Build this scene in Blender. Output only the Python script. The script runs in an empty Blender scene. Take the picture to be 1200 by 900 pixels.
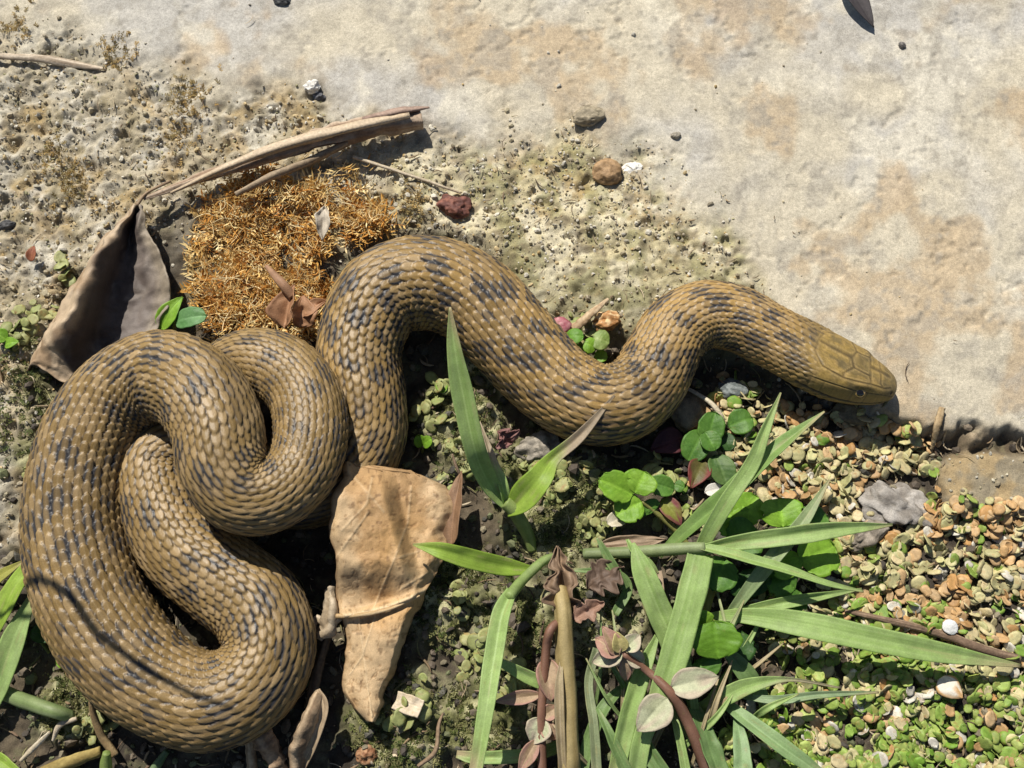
import bpy, math
import numpy as np
from mathutils import Vector

# ------------------------------------------------------------------ camera, sky, sun, exposure
S = 0.00035                       # one working unit (about a photograph pixel) in metres
TILT = math.radians(20.0)         # the camera leans back from straight down
DIST = 1250.0                     # camera distance in working units
HALF = 600.0
SUN_EL = math.radians(53.0)
SUN_ROT = math.radians(-29.0)
scene = bpy.context.scene
col = scene.collection

cam_d = bpy.data.cameras.new('camera')
cam = bpy.data.objects.new('camera', cam_d)
col.objects.link(cam)
CAM = np.array([0.0, -DIST * math.sin(TILT), DIST * math.cos(TILT)])
cam.location = Vector(CAM * S)
cam.rotation_euler = (TILT, 0, 0)
cam_d.sensor_width = 36.0
cam_d.lens = 18.0 * DIST / HALF
cam_d.clip_start = 0.01
cam_d.clip_end = 50
scene.camera = cam

world = bpy.data.worlds.new('World')
scene.world = world
world.use_nodes = True
wn = world.node_tree
sky = wn.nodes.new('ShaderNodeTexSky')
sky.sky_type = 'NISHITA'
sky.sun_disc = False
sky.sun_elevation = SUN_EL
sky.sun_rotation = SUN_ROT
bgn = wn.nodes['Background']
wn.links.new(sky.outputs[0], bgn.inputs[0])
bgn.inputs[1].default_value = 0.055

TO_SUN = np.array([math.sin(SUN_ROT) * math.cos(SUN_EL), math.cos(SUN_ROT) * math.cos(SUN_EL), math.sin(SUN_EL)])
sun_d = bpy.data.lights.new('sun', 'SUN')
sun_d.energy = 4.6
sun_d.angle = math.radians(0.53)
sun_d.color = (1.0, 0.955, 0.88)
sun = bpy.data.objects.new('sun', sun_d)
col.objects.link(sun)
sun.rotation_euler = Vector(-TO_SUN).to_track_quat('-Z', 'Y').to_euler()
sun.location = Vector(TO_SUN * 2.0)

scene.view_settings.view_transform = 'Standard'
scene.view_settings.look = 'None'
scene.view_settings.gamma = 1.0
scene.view_settings.exposure = 0.45
scene.view_settings.use_curve_mapping = False
scene.render.engine = 'CYCLES'
scene.cycles.max_bounces = 6

# ------------------------------------------------------------------ helpers
RNG = np.random.default_rng(7)
A = np.array


def hsh(ix, iy, iz=0, seed=0):
    with np.errstate(over='ignore'):
        h = (np.asarray(ix).astype(np.int64).astype(np.uint32) * np.uint32(374761393)
             + np.asarray(iy).astype(np.int64).astype(np.uint32) * np.uint32(668265263)
             + np.asarray(iz).astype(np.int64).astype(np.uint32) * np.uint32(2147483647)
             + np.uint32((seed * 974634763 + 12345) % 4294967296))
        h = (h ^ (h >> np.uint32(13))) * np.uint32(1274126177)
        h = (h ^ (h >> np.uint32(16))) * np.uint32(2246822519)
        h = h ^ (h >> np.uint32(15))
    return h.astype(np.float64) / 4294967295.0


def vnoise(x, y, z=0.0, seed=0):
    x, y, z = np.broadcast_arrays(np.asarray(x, float), np.asarray(y, float), np.asarray(z, float))
    ix, iy, iz = np.floor(x), np.floor(y), np.floor(z)
    fx, fy, fz = x - ix, y - iy, z - iz
    fx, fy, fz = [f * f * f * (f * (f * 6 - 15) + 10) for f in (fx, fy, fz)]
    out = 0
    for dz in (0, 1):
        wz = fz if dz else 1 - fz
        if dz and not np.any(fz):
            continue
        for dy in (0, 1):
            wy = fy if dy else 1 - fy
            for dx in (0, 1):
                wx = fx if dx else 1 - fx
                out = out + hsh(ix + dx, iy + dy, iz + dz, seed) * wx * wy * wz
    return out * 2 - 1


def fbm(x, y, z=0.0, oct=4, seed=0, gain=0.5):
    t, a, s = 0, 1.0, 0
    c, d = math.cos(0.6), math.sin(0.6)
    x, y = np.asarray(x, float), np.asarray(y, float)
    for o in range(oct):
        t = t + a * vnoise(x, y, z, seed + o * 17)
        s += a
        a *= gain
        x, y = (c * x - d * y) * 2.03 + 11.3, (d * x + c * y) * 2.03 + 5.7
        z = np.asarray(z) * 2.03 + 3.1
    return t / s * 1.6


def smooth(e0, e1, x):
    t = np.clip((x - e0) / (e1 - e0), 0, 1)
    return t * t * (3 - 2 * t)


def mixc(a, b, t):
    t = np.asarray(t)[..., None]
    return np.asarray(a) * (1 - t) + np.asarray(b) * t


CT, ST = math.cos(TILT), math.sin(TILT)


def at(px, py, z=0.0):
    """point at height z that stands behind photograph pixel (px, py)"""
    px, py, z = np.broadcast_arrays(np.asarray(px, float), np.asarray(py, float), np.asarray(z, float))
    u, v = (px - 600.0) / DIST, (450.0 - py) / DIST
    d = np.stack([u, v * CT + ST, v * ST - CT], -1)
    t = (z - CAM[2]) / d[..., 2]
    return CAM + d * t[..., None]


def proj(P):
    Q = np.asarray(P) - CAM
    depth = Q[..., 1] * ST - Q[..., 2] * CT
    return np.stack([600 + DIST * Q[..., 0] / depth, 450 - DIST * (Q[..., 1] * CT + Q[..., 2] * ST) / depth], -1)


def depth_of(P):
    Q = np.asarray(P) - CAM
    return Q[..., 1] * ST - Q[..., 2] * CT


def link(o, parent=None):
    col.objects.link(o)
    if parent is not None:
        o.parent = parent
    return o


def new_mesh(name, V, faces, mat, colr=None, sm=True):
    """faces: list of int arrays (n,3) or (n,4)"""
    me = bpy.data.meshes.new(name)
    V = np.asarray(V, float) * S
    me.vertices.add(len(V))
    me.vertices.foreach_set('co', V.astype(np.float32).ravel())
    faces = [np.asarray(f, np.int32) for f in faces if len(f)]
    loops = np.concatenate([f.ravel() for f in faces])
    sizes = np.concatenate([np.full(len(f), f.shape[1], np.int32) for f in faces])
    starts = np.concatenate([[0], np.cumsum(sizes)[:-1]]).astype(np.int32)
    me.loops.add(len(loops))
    me.loops.foreach_set('vertex_index', loops)
    me.polygons.add(len(sizes))
    me.polygons.foreach_set('loop_start', starts)
    me.polygons.foreach_set('loop_total', sizes)
    me.polygons.foreach_set('use_smooth', np.full(len(sizes), bool(sm)))
    me.update(calc_edges=True)
    me.validate()
    if colr is not None:
        c = np.ones((len(V), 4), np.float32)
        colr = np.asarray(colr)
        c[:, :colr.shape[-1]] = colr
        at_ = me.color_attributes.new('Col', 'FLOAT_COLOR', 'POINT')
        at_.data.foreach_set('color', c.ravel())
    me.materials.append(mat)
    return me


def tag(o, label=None, cat=None, group=None, kind=None):
    for k, v in (('label', label), ('category', cat), ('group', group), ('kind', kind)):
        if v:
            o[k] = v
    return o


class Thing:
    """an Empty at the thing's base with its parts as children"""
    def __init__(self, name, label, cat, base, group=None):
        self.base = np.asarray(base, float)
        self.o = bpy.data.objects.new(name, None)
        self.o.empty_display_size = 0.01
        self.o.location = Vector(self.base * S)
        link(self.o)
        group = group or {'grass_shoot': 'grass shoots', 'grass_seedling': 'grass seedlings', 'creeping_plant': 'small creeping plants', 'cress_plant': 'cress plants', 'willowherb': 'reddish stemmed plants', 'dead_leaf': 'dead leaves'}.get(name)
        tag(self.o, label, cat, group)

    def part(self, name, V, faces, mat, colr=None, sm=True, parent=None, label=None, kind=None):
        me = new_mesh(name, np.asarray(V) - self.base, faces, mat, colr, sm)
        o = link(bpy.data.objects.new(name, me), parent or self.o)
        return tag(o, label, kind=kind)


def solo(name, V, faces, mat, colr, label, cat, group=None, sm=True, kind=None):
    V = np.asarray(V)
    b = A([V[:, 0].mean(), V[:, 1].mean(), V[:, 2].min()])
    me = new_mesh(name, V - b, faces, mat, colr, sm)
    o = link(bpy.data.objects.new(name, me))
    o.location = Vector(b * S)
    return tag(o, label, cat, group, kind)


def grid_faces(n, m, wrap=False):
    i = np.arange(n - 1)[:, None] * m
    j = np.arange(m if wrap else m - 1)[None, :]
    j2 = (j + 1) % m
    return np.stack([i + j, i + j2, i + m + j2, i + m + j], -1).reshape(-1, 4)


def curve(P, n):
    """smooth resampling of control rows (any columns, the first three are xyz)"""
    P = np.asarray(P, float)
    if len(P) == 2:
        t = np.linspace(0, 1, n)[:, None]
        return P[0] * (1 - t) + P[1] * t
    Q = np.vstack([2 * P[0] - P[1], P, 2 * P[-1] - P[-2]])
    out = []
    for i in range(1, len(Q) - 2):
        t = np.linspace(0, 1, 24, endpoint=False)[:, None]
        p0, p1, p2, p3 = Q[i - 1], Q[i], Q[i + 1], Q[i + 2]
        out.append(0.5 * ((2 * p1) + (-p0 + p2) * t + (2 * p0 - 5 * p1 + 4 * p2 - p3) * t ** 2 + (-p0 + 3 * p1 - 3 * p2 + p3) * t ** 3))
    out.append(P[-1:])
    D = np.vstack(out)
    s = np.concatenate([[0], np.cumsum(np.linalg.norm(np.diff(D[:, :3], axis=0), axis=1))])
    t = np.linspace(0, s[-1], n)
    return np.stack([np.interp(t, s, D[:, k]) for k in range(D.shape[1])], -1)


def frames(C, up=(0, 0, 1), roll=None):
    T = np.gradient(C, axis=0)
    T /= np.linalg.norm(T, axis=1, keepdims=True) + 1e-9
    U = np.broadcast_to(np.asarray(up, float), T.shape)
    B = np.cross(T, U)
    B /= np.linalg.norm(B, axis=1, keepdims=True) + 1e-9
    N = np.cross(B, T)
    if roll is not None:
        r = np.radians(roll)[:, None]
        B, N = B * np.cos(r) + N * np.sin(r), N * np.cos(r) - B * np.sin(r)
    return T, B, N


# ------------------------------------------------------------------ materials
def mat(name, src='attr', rough=0.6, spec=0.5, transl=0.0, noise=(), bump=0.0, bscale=900.0, coat=0.0, base=None, bdist=0.0005, over=()):
    m = bpy.data.materials.new(name)
    m.use_nodes = True
    nt = m.node_tree
    N, L = nt.nodes, nt.links
    P = N['Principled BSDF']
    P.inputs['Roughness'].default_value = rough
    P.inputs['Specular IOR Level'].default_value = spec
    P.inputs['Coat Weight'].default_value = coat
    P.inputs['Coat Roughness'].default_value = 0.25
    tc = N.new('ShaderNodeTexCoord')
    if src == 'attr':
        a = N.new('ShaderNodeAttribute')
        a.attribute_name = 'Col'
        c = a.outputs['Color']
    elif src == 'obj':
        a = N.new('ShaderNodeObjectInfo')
        c = a.outputs['Color']
    else:
        a = N.new('ShaderNodeRGB')
        a.outputs[0].default_value = (*base, 1)
        c = a.outputs[0]
    for (sc, lo, hi) in noise:                    # value variation of the stuff itself
        t = N.new('ShaderNodeTexNoise')
        t.inputs['Scale'].default_value = sc
        t.inputs['Detail'].default_value = 4
        L.new(tc.outputs['Object'], t.inputs['Vector'])
        mr = N.new('ShaderNodeMapRange')
        mr.inputs['From Min'].default_value = 0.28
        mr.inputs['From Max'].default_value = 0.72
        mr.inputs['To Min'].default_value = lo
        mr.inputs['To Max'].default_value = hi
        L.new(t.outputs['Fac'], mr.inputs['Value'])
        mx = N.new('ShaderNodeMix')
        mx.data_type = 'RGBA'
        mx.blend_type = 'MULTIPLY'
        mx.inputs[0].default_value = 1.0
        L.new(c, mx.inputs[6])
        L.new(mr.outputs['Result'], mx.inputs[7])
        c = mx.outputs[2]
    for (sc, oc, lo, hi, mx_) in over:            # patches of another colour
        t = N.new('ShaderNodeTexNoise')
        t.inputs['Scale'].default_value = sc
        t.inputs['Detail'].default_value = 5
        t.inputs['Roughness'].default_value = 0.65
        L.new(tc.outputs['Object'], t.inputs['Vector'])
        mr = N.new('ShaderNodeMapRange')
        mr.inputs['From Min'].default_value = lo
        mr.inputs['From Max'].default_value = hi
        mr.inputs['To Max'].default_value = mx_
        L.new(t.outputs['Fac'], mr.inputs['Value'])
        mx = N.new('ShaderNodeMix')
        mx.data_type = 'RGBA'
        L.new(mr.outputs['Result'], mx.inputs[0])
        L.new(c, mx.inputs[6])
        mx.inputs[7].default_value = (*oc, 1)
        c = mx.outputs[2]
    L.new(c, P.inputs['Base Color'])
    if bump:
        t = N.new('ShaderNodeTexNoise')
        t.inputs['Scale'].default_value = bscale
        t.inputs['Detail'].default_value = 6
        t.inputs['Roughness'].default_value = 0.62
        L.new(tc.outputs['Object'], t.inputs['Vector'])
        b = N.new('ShaderNodeBump')
        b.inputs['Strength'].default_value = bump
        b.inputs['Distance'].default_value = bdist
        L.new(t.outputs['Fac'], b.inputs['Height'])
        L.new(b.outputs['Normal'], P.inputs['Normal'])
    if transl:
        tr = N.new('ShaderNodeBsdfTranslucent')
        L.new(c, tr.inputs['Color'])
        ms = N.new('ShaderNodeMixShader')
        ms.inputs[0].default_value = transl
        L.new(P.outputs[0], ms.inputs[1])
        L.new(tr.outputs[0], ms.inputs[2])
        L.new(ms.outputs[0], N['Material Output'].inputs['Surface'])
    return m


M_ground = mat('ground', rough=0.88, spec=0.25, noise=((160, 0.88, 1.1), (700, 0.82, 1.14), (2400, 0.7, 1.24)), over=((1100, (0.15, 0.12, 0.085), 0.655, 0.71, 0.55), (1700, (0.66, 0.62, 0.54), 0.67, 0.73, 0.45)), bump=0.42, bscale=2000, bdist=0.0008)
M_snake = mat('snake_skin', rough=0.42, spec=0.30, noise=((300, 0.88, 1.1), (2600, 0.8, 1.16)), bump=0.22, bscale=2300, bdist=0.0004)
M_green = mat('green_leaf', rough=0.5, spec=0.38, transl=0.40, noise=((260, 0.84, 1.12), (2200, 0.86, 1.12)), bump=0.25, bscale=1500, over=((420, (0.34, 0.30, 0.10), 0.62, 0.8, 0.6),))
M_dry = mat('dry_leaf', rough=0.62, spec=0.35, transl=0.10, noise=((300, 0.84, 1.12), (2200, 0.84, 1.12)), bump=0.3, bscale=1700, bdist=0.0005)
M_wood = mat('dead_wood', rough=0.8, spec=0.25, noise=((900, 0.75, 1.2),), bump=0.5, bscale=1300)
M_grit = mat('grit', rough=0.75, spec=0.4, noise=((1800, 0.75, 1.2),), bump=0.3, bscale=2200)
M_stone = mat('stone', rough=0.7, spec=0.4, noise=((500, 0.8, 1.15), (2200, 0.72, 1.22)), bump=0.5, bscale=1400)
M_moss = mat('moss', rough=0.7, spec=0.25, transl=0.25)
M_frond = mat('frond', 'obj', rough=0.55, spec=0.35, transl=0.15, noise=((1.6, 0.72, 1.15), (9, 0.85, 1.1)), bump=0.3, bscale=3.0, over=((1.1, (0.33, 0.17, 0.06), 0.54, 0.72, 0.75),))
M_frondm = mat('frond_mass', rough=0.55, spec=0.35, transl=0.15, noise=((600, 0.72, 1.15), (3000, 0.85, 1.1)), bump=0.3, bscale=1200, over=((400, (0.33, 0.17, 0.06), 0.54, 0.72, 0.75),))
M_eye = mat('eye', rough=0.08, spec=0.8)

# ------------------------------------------------------------------ ground (rock slab, crust, algae, soil) as one sheet
def pdist(px, py, poly):
    """signed distance to a polygon, positive inside"""
    poly = A(poly, float)
    d = np.full(px.shape, 1e9)
    ins = np.zeros(px.shape, bool)
    n = len(poly)
    for i in range(n):
        a, b = poly[i], poly[(i + 1) % n]
        e = b - a
        t = np.clip(((px - a[0]) * e[0] + (py - a[1]) * e[1]) / (e @ e), 0, 1)
        d = np.minimum(d, np.hypot(px - a[0] - t * e[0], py - a[1] - t * e[1]))
        cr = (a[1] > py) != (b[1] > py)
        with np.errstate(divide='ignore', invalid='ignore'):
            xi = a[0] + (py - a[1]) * e[0] / (e[1] if e[1] else 1e-9)
        ins ^= cr & (px < xi)
    return np.where(ins, d, -d)


BIG = 30000
SLAB = [(-BIG, -BIG), (BIG, -BIG), (BIG, 525), (1200, 522), (1100, 514), (1062, 500), (1010, 476), (945, 440), (895, 380), (868, 320), (815, 255),
        (750, 200), (650, 160), (560, 185), (500, 175), (420, 140), (330, 112), (250, 135), (200, 100), (130, 80), (60, 62), (-100, 62), (-BIG, 62)]
STEP = [(1092, 548), (1150, 532), (BIG, 535), (BIG, 618), (1200, 607), (1112, 602)]
ALGAE = [(420, 190), (560, 170), (650, 130), (770, 160), (870, 215), (950, 300), (960, 430), (740, 420), (640, 420), (560, 300), (440, 240)]
CRUST = [(-BIG, 50), (130, 72), (250, 130), (320, 150), (400, 140), (400, 200), (230, 230), (160, 300), (80, 390), (40, 480), (40, 640), (-BIG, 640)]
MOSSY = [(520, 690, 70), (600, 730, 60), (470, 850, 70), (560, 840, 60), (620, 560, 60), (690, 560, 45), (545, 500, 60), (560, 450, 40), (650, 620, 60), (700, 720, 60), (30, 500, 60), (20, 420, 50), (90, 830, 50)]


def zones(px, py):
    w = fbm(px / 45, py / 45, oct=4, seed=3) * 16
    ds = pdist(px, py, SLAB) + w
    soft = smooth(900, 780, px)
    slab = smooth(-10, 10, ds + 5 * vnoise(px / 14, py / 14, seed=46)) * (1 - soft) + smooth(-34, 40, ds + 0.6 * w) * soft
    step = smooth(-8, 8, pdist(px, py, STEP) + w * 0.6)
    alg = smooth(-22, 26, pdist(px, py, ALGAE) + w * 1.3)
    cr = smooth(-25, 35, pdist(px, py, CRUST) + w * 1.6)
    upper = smooth(330, 210, py + w)                      # above the snake everything that is not slab is crust
    cr = np.maximum(cr, upper)
    mo = np.zeros(px.shape)
    for (x, y, r) in MOSSY:
        mo = np.maximum(mo, smooth(1.15, 0.5, np.hypot(px - x, py - y) / r + w / 50))
    return slab, step, alg, cr, mo


def ground_z(x, y, full=False):
    x, y = np.asarray(x, float), np.asarray(y, float)
    P = proj(np.stack([x, y, np.zeros(x.shape)], -1))
    lim = 4000
    near = (np.abs(x) < lim) & (np.abs(y) < lim)
    px = np.where(near, P[..., 0], 600 + x)
    py = np.where(near, P[..., 1], 450 - y)
    slab, step, alg, cr, mo = zones(px, py)
    n1 = fbm(x / 170, y / 170, oct=3, seed=21)
    n2 = fbm(x / 34, y / 34, oct=4, seed=22)
    n3 = fbm(x / 11, y / 11, oct=3, seed=23)
    ridg = 1 - np.abs(fbm(x / 26, y / 26, oct=4, seed=24))
    pits = smooth(0.2, 0.75, fbm(x / 30, y / 26, oct=4, seed=25))
    soil = -4 + 3 * n1 + 5 * n2 + 2.2 * n3
    crust = 14 + 4 * n1 + 8 * (ridg - 0.6) + 3 * n2 + 3.0 * n3 + 1.8 * vnoise(x / 5.0, y / 5.0, seed=29) - 5 * pits
    alga = 19 + 3 * n1 + 3.6 * n2 + 2.4 * n3 + 1.6 * vnoise(x / 5.5, y / 5.5, seed=30) - 6 * pits
    moss = 9 + 13 * (ridg - 0.55) + 6 * n2 + 3 * n3
    sl = 23 + 3.5 * n1 + 0.9 * n2 + 0.35 * n3 - 2.2 * smooth(0.55, 0.9, fbm(x / 13, y / 13, oct=2, seed=27)) * smooth(0.0, 0.6, fbm(x / 120, y / 120, oct=2, seed=28))
    st = 9 + 2.5 * n2 + 1.4 * n3
    h = soil
    h = h + (moss - h) * mo
    h = h + (crust - h) * cr
    h = h + (alga - h) * alg
    h = h + (st - h) * step
    h = h + (sl - h) * slab
    if not full:
        return h
    # colour of the ground stuff
    a1 = fbm(px / 150, py / 150, oct=4, seed=31)
    a2 = fbm(px / 60, py / 60, oct=4, seed=32)
    a3 = fbm(px / 18, py / 18, oct=3, seed=33)
    a4 = fbm(px / 7, py / 7, oct=2, seed=34)
    c_s = mixc((0.50, 0.445, 0.335), (0.435, 0.41, 0.36), smooth(-0.35, 0.45, a1 + 0.3 * a2))
    c_s = mixc(c_s, (0.62, 0.565, 0.44), smooth(0.15, 0.7, a2 + 0.3 * a3) * 0.6)
    stain = smooth(0.12, 0.75, fbm(px / 75, py / 75, oct=4, seed=35) + 0.25 * a3 + 0.35 * smooth(260, 60, np.hypot((px - 1120) / 1.3, py - 400)) + 0.25 * smooth(120, 20, np.abs(py - 90 - 0.25 * (600 - px)) + 0 * px) - 0.1)
    c_s = mixc(c_s, (0.40, 0.285, 0.16), stain * 0.6)
    c_s = mixc(c_s, (0.33, 0.30, 0.245), smooth(0.1, 0.7, fbm(px / 34, py / 30, oct=4, seed=37) + 0.3 * a4) * 0.5)
    c_s = mixc(c_s, (0.25, 0.225, 0.18), smooth(0.35, 0.95, a3 * 0.7 + a4 * 0.5) * 0.45)
    c_s = c_s * 0.93
    c_so = mixc((0.045, 0.036, 0.026), (0.10, 0.078, 0.05), smooth(-0.4, 0.7, a2 + 0.5 * a3))
    c_so = mixc(c_so, (0.16, 0.15, 0.08), smooth(0.3, 0.9, a3 + 0.5 * a4) * 0.5)
    c_c = mixc((0.36, 0.305, 0.205), (0.47, 0.43, 0.34), smooth(-0.2, 0.6, a2))
    c_c = mixc(c_c, (0.20, 0.165, 0.09), smooth(0.0, 0.7, a3 * 0.9 + 0.3 * a2) * 0.65)
    c_c = mixc(c_c, (0.33, 0.22, 0.08), smooth(0.3, 0.8, fbm(px / 40, py / 40, oct=3, seed=36)) * 0.55)
    lich = smooth(0.1, 0.6, fbm(px / 40, py / 40, oct=4, seed=38) + 0.5 * smooth(110, 30, np.hypot(px - 120, py - 155)) - 0.15)
    c_c = mixc(c_c, (0.58, 0.565, 0.51), lich * (0.6 + 0.4 * a4) * 0.5)
    c_c = mixc(c_c, (0.09, 0.075, 0.05), pits * 0.45)
    c_a = mixc((0.43, 0.37, 0.22), (0.55, 0.49, 0.34), smooth(-0.4, 0.5, a3))
    c_a = mixc(c_a, (0.30, 0.205, 0.08), smooth(0.1, 0.7, a2 + 0.4 * a4) * 0.7)
    c_a = mixc(c_a, (0.22, 0.205, 0.09), smooth(0.1, 0.6, fbm(px / 24, py / 24, oct=4, seed=39) + 0.15) * 0.65)
    c_a = mixc(c_a, (0.13, 0.095, 0.06), smooth(0.35, 0.8, fbm(px / 15, py / 15, oct=3, seed=40)) * 0.6)
    c_a = mixc(c_a, (0.15, 0.145, 0.075), smooth(270, 390, py + 40 * a2) * 0.65)
    c_m = mixc((0.13, 0.13, 0.05), (0.36, 0.34, 0.19), smooth(-0.4, 0.6, a3 + 0.4 * a2))
    c_st = mixc((0.33, 0.245, 0.13), (0.25, 0.21, 0.14), smooth(-0.4, 0.5, a3 + 0.5 * a2))
    c = c_so
    c = mixc(c, c_m, mo)
    c = mixc(c, c_c, cr)
    c = mixc(c, c_a, alg)
    c = mixc(c, c_st, step)
    c = mixc(c, c_s, slab)
    # the darker brown rim where the slab breaks off
    rim = np.exp(-(pdist(px, py, SLAB) + 4 + 8 * a3) ** 2 / 220) * smooth(960, 1050, px)
    c = mixc(c, (0.14, 0.10, 0.055), np.clip(rim, 0, 1) * 0.35)
    return h, np.clip(c, 0.01, 0.8)


def axis_steps(lo, hi, step, far):
    core = np.arange(lo, hi + step, step)
    g, s, x = [], step, 0.0
    while x < far:
        s *= 1.16
        x += s
        g.append(x)
    g = A(g)
    return np.concatenate([lo - g[::-1], core, core[-1] + g])


gx = axis_steps(-760, 760, 2.3, 12000)
gy = axis_steps(-560, 660, 2.3, 12000)
GX, GY = np.meshgrid(gx, gy)
GZ, GC = ground_z(GX, GY, True)
g_me = new_mesh('ground', np.stack([GX, GY, GZ], -1).reshape(-1, 3), [grid_faces(len(gy), len(gx))], M_ground, GC.reshape(-1, 3))
tag(link(bpy.data.objects.new('ground', g_me)), kind='structure')


def gz(px, py):
    P = at(px, py, 0.0)
    for _ in range(3):
        P = at(px, py, ground_z(P[..., 0], P[..., 1]))
    return P


def up(px, py, dz):
    """a point dz above the ground, seen at pixel (px, py)"""
    g = gz(px, py)
    return at(px, py, g[..., 2] + dz)


# ------------------------------------------------------------------ the snake
def build_snake():
    # x, y in the photograph, height of the body axis, body half-width in the photograph
    C = A([(1049, 457, 44, 3), (1030, 451, 46, 24), (1000, 442, 50, 31), (965, 427, 50, 38), (930, 409, 48, 39), (895, 391, 46, 38), (862, 374, 44, 39), (826, 369, 44, 40),
           (794, 386, 44, 41), (776, 416, 44, 43), (760, 447, 42, 45), (734, 469, 44, 47), (698, 474, 46, 49), (660, 458, 46, 50),
           (625, 425, 48, 51), (590, 386, 50, 53), (556, 352, 52, 55), (517, 334, 54, 56), (477, 334, 54, 57), (444, 351, 54, 55),
           (426, 386, 52, 52), (420, 425, 50, 50), (427, 470, 46, 49), (428, 515, 38, 48), (402, 558, 32, 46), (350, 578, 28, 45),
           (296, 562, 28, 45), (252, 532, 32, 47), (212, 524, 42, 50), (184, 548, 46, 51), (192, 598, 50, 53), (218, 643, 52, 55),
           (262, 678, 52, 56), (303, 713, 54, 57), (315, 762, 54, 57), (290, 805, 54, 58), (245, 822, 54, 59), (196, 807, 54, 60),
           (150, 772, 56, 62), (112, 714, 56, 63), (92, 648, 56, 62), (90, 584, 58, 61), (106, 520, 62, 60), (140, 466, 72, 58),
           (188, 441, 92, 57), (230, 458, 118, 57), (254, 500, 126, 57), (262, 545, 126, 55), (284, 578, 120, 51), (320, 580, 112, 48),
           (352, 552, 102, 47), (364, 508, 94, 47), (358, 465, 82, 46), (334, 436, 68, 45), (300, 424, 58, 43), (266, 430, 44, 36),
           (240, 450, 36, 26), (228, 470, 32, 12), (224, 478, 30, 2)], float)
    W = at(C[:, 0], C[:, 1], C[:, 2])
    slim = np.interp(np.arange(len(C)), [0, 6, 12, 18, 24, 28, 34, 40, 44, 48, 54, 60], [1, 0.98, 0.96, 0.95, 0.95, 0.90, 0.93, 0.95, 0.93, 0.90, 0.90, 0.9])
    rr = C[:, 3] * slim * depth_of(W) / DIST
    D = curve(np.column_stack([W, rr]), 4000)
    for _ in range(60):                                   # soften the path
        D[1:-1, :3] = 0.5 * D[1:-1, :3] + 0.25 * (D[:-2, :3] + D[2:, :3])
    s = np.concatenate([[0], np.cumsum(np.linalg.norm(np.diff(D[:, :3], axis=0), axis=1))])
    LT = s[-1]
    ns = int(LT / 1.45)
    t = np.linspace(0, LT, ns)
    P = np.stack([np.interp(t, s, D[:, k]) for k in range(3)], -1)
    r = np.interp(t, s, D[:, 3])
    k = np.ones(41) / 41
    r2 = np.convolve(np.pad(r, 20, mode='edge'), k, 'valid')
    r = np.where((t > 60) & (t < LT - 60), r2, r)
    # head profile (half width, half height), measured from the snout
    hs = A([0, 2, 6, 14, 26, 42, 60, 80, 100, 120, 145, 175, 210])
    hw = A([3, 12, 17, 21.5, 26, 31, 36, 40, 42, 41, 37.5, 36.5, 38])
    hh = A([3, 8.5, 12, 15, 18.5, 22, 24.5, 26, 27.5, 29.5, 32.5, 35.5, 38])
    f = smooth(150, 215, t)
    wid = np.interp(t, hs, hw) * (1 - f) + r * f
    hgt = np.interp(t, hs, hh) * (1 - f) + r * 0.93 * f
    T = np.gradient(P, axis=0)
    T /= np.linalg.norm(T, axis=1, keepdims=True)
    Tm = np.stack([np.convolve(np.pad(T[:, i], 12, mode='edge'), np.ones(25) / 25, 'valid') for i in range(3)], -1)
    Tm /= np.linalg.norm(Tm, axis=1, keepdims=True)
    B = np.cross(Tm, A([0, 0, 1.0]))
    B /= np.linalg.norm(B, axis=1, keepdims=True)
    Nn = np.cross(B, Tm)
    # small roll along the body, so that the flank shows here and there as in the photograph
    roll = np.radians(9 * np.sin(t / 310.0 + 0.6) * smooth(150, 400, t) - 24 * smooth(240, 90, t))[:, None]
    B, Nn = B * np.cos(roll) + Nn * np.sin(roll), Nn * np.cos(roll) - B * np.sin(roll)
    pit = 10.0
    NR = 12.5
    a = np.linspace(-NR, NR, 25 * 8 + 1)
    vent = np.linspace(NR * pit, 360 - NR * pit, 26)[1:-1]
    th = np.radians(np.concatenate([a * pit, vent]))
    nt = len(th)
    av = np.concatenate([a, np.full(len(vent), 99.0)])
    q = np.concatenate([[0], np.cumsum(np.diff(t) / (0.262 * np.maximum(r[1:], 24)))])
    Qm, Am = np.meshgrid(q, av, indexing='ij')
    Tg = np.broadcast_to(t[:, None], Qm.shape)
    THg = np.broadcast_to(th[None, :], Qm.shape)
    best = np.full(Qm.shape, -0.02)
    bj = np.zeros(Qm.shape)
    bn = np.zeros(Qm.shape)
    bu = np.zeros(Qm.shape)
    bv = np.full(Qm.shape, -1.0)
    bw = np.full(Qm.shape, 2.0)
    j0 = np.round(Am)
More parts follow.
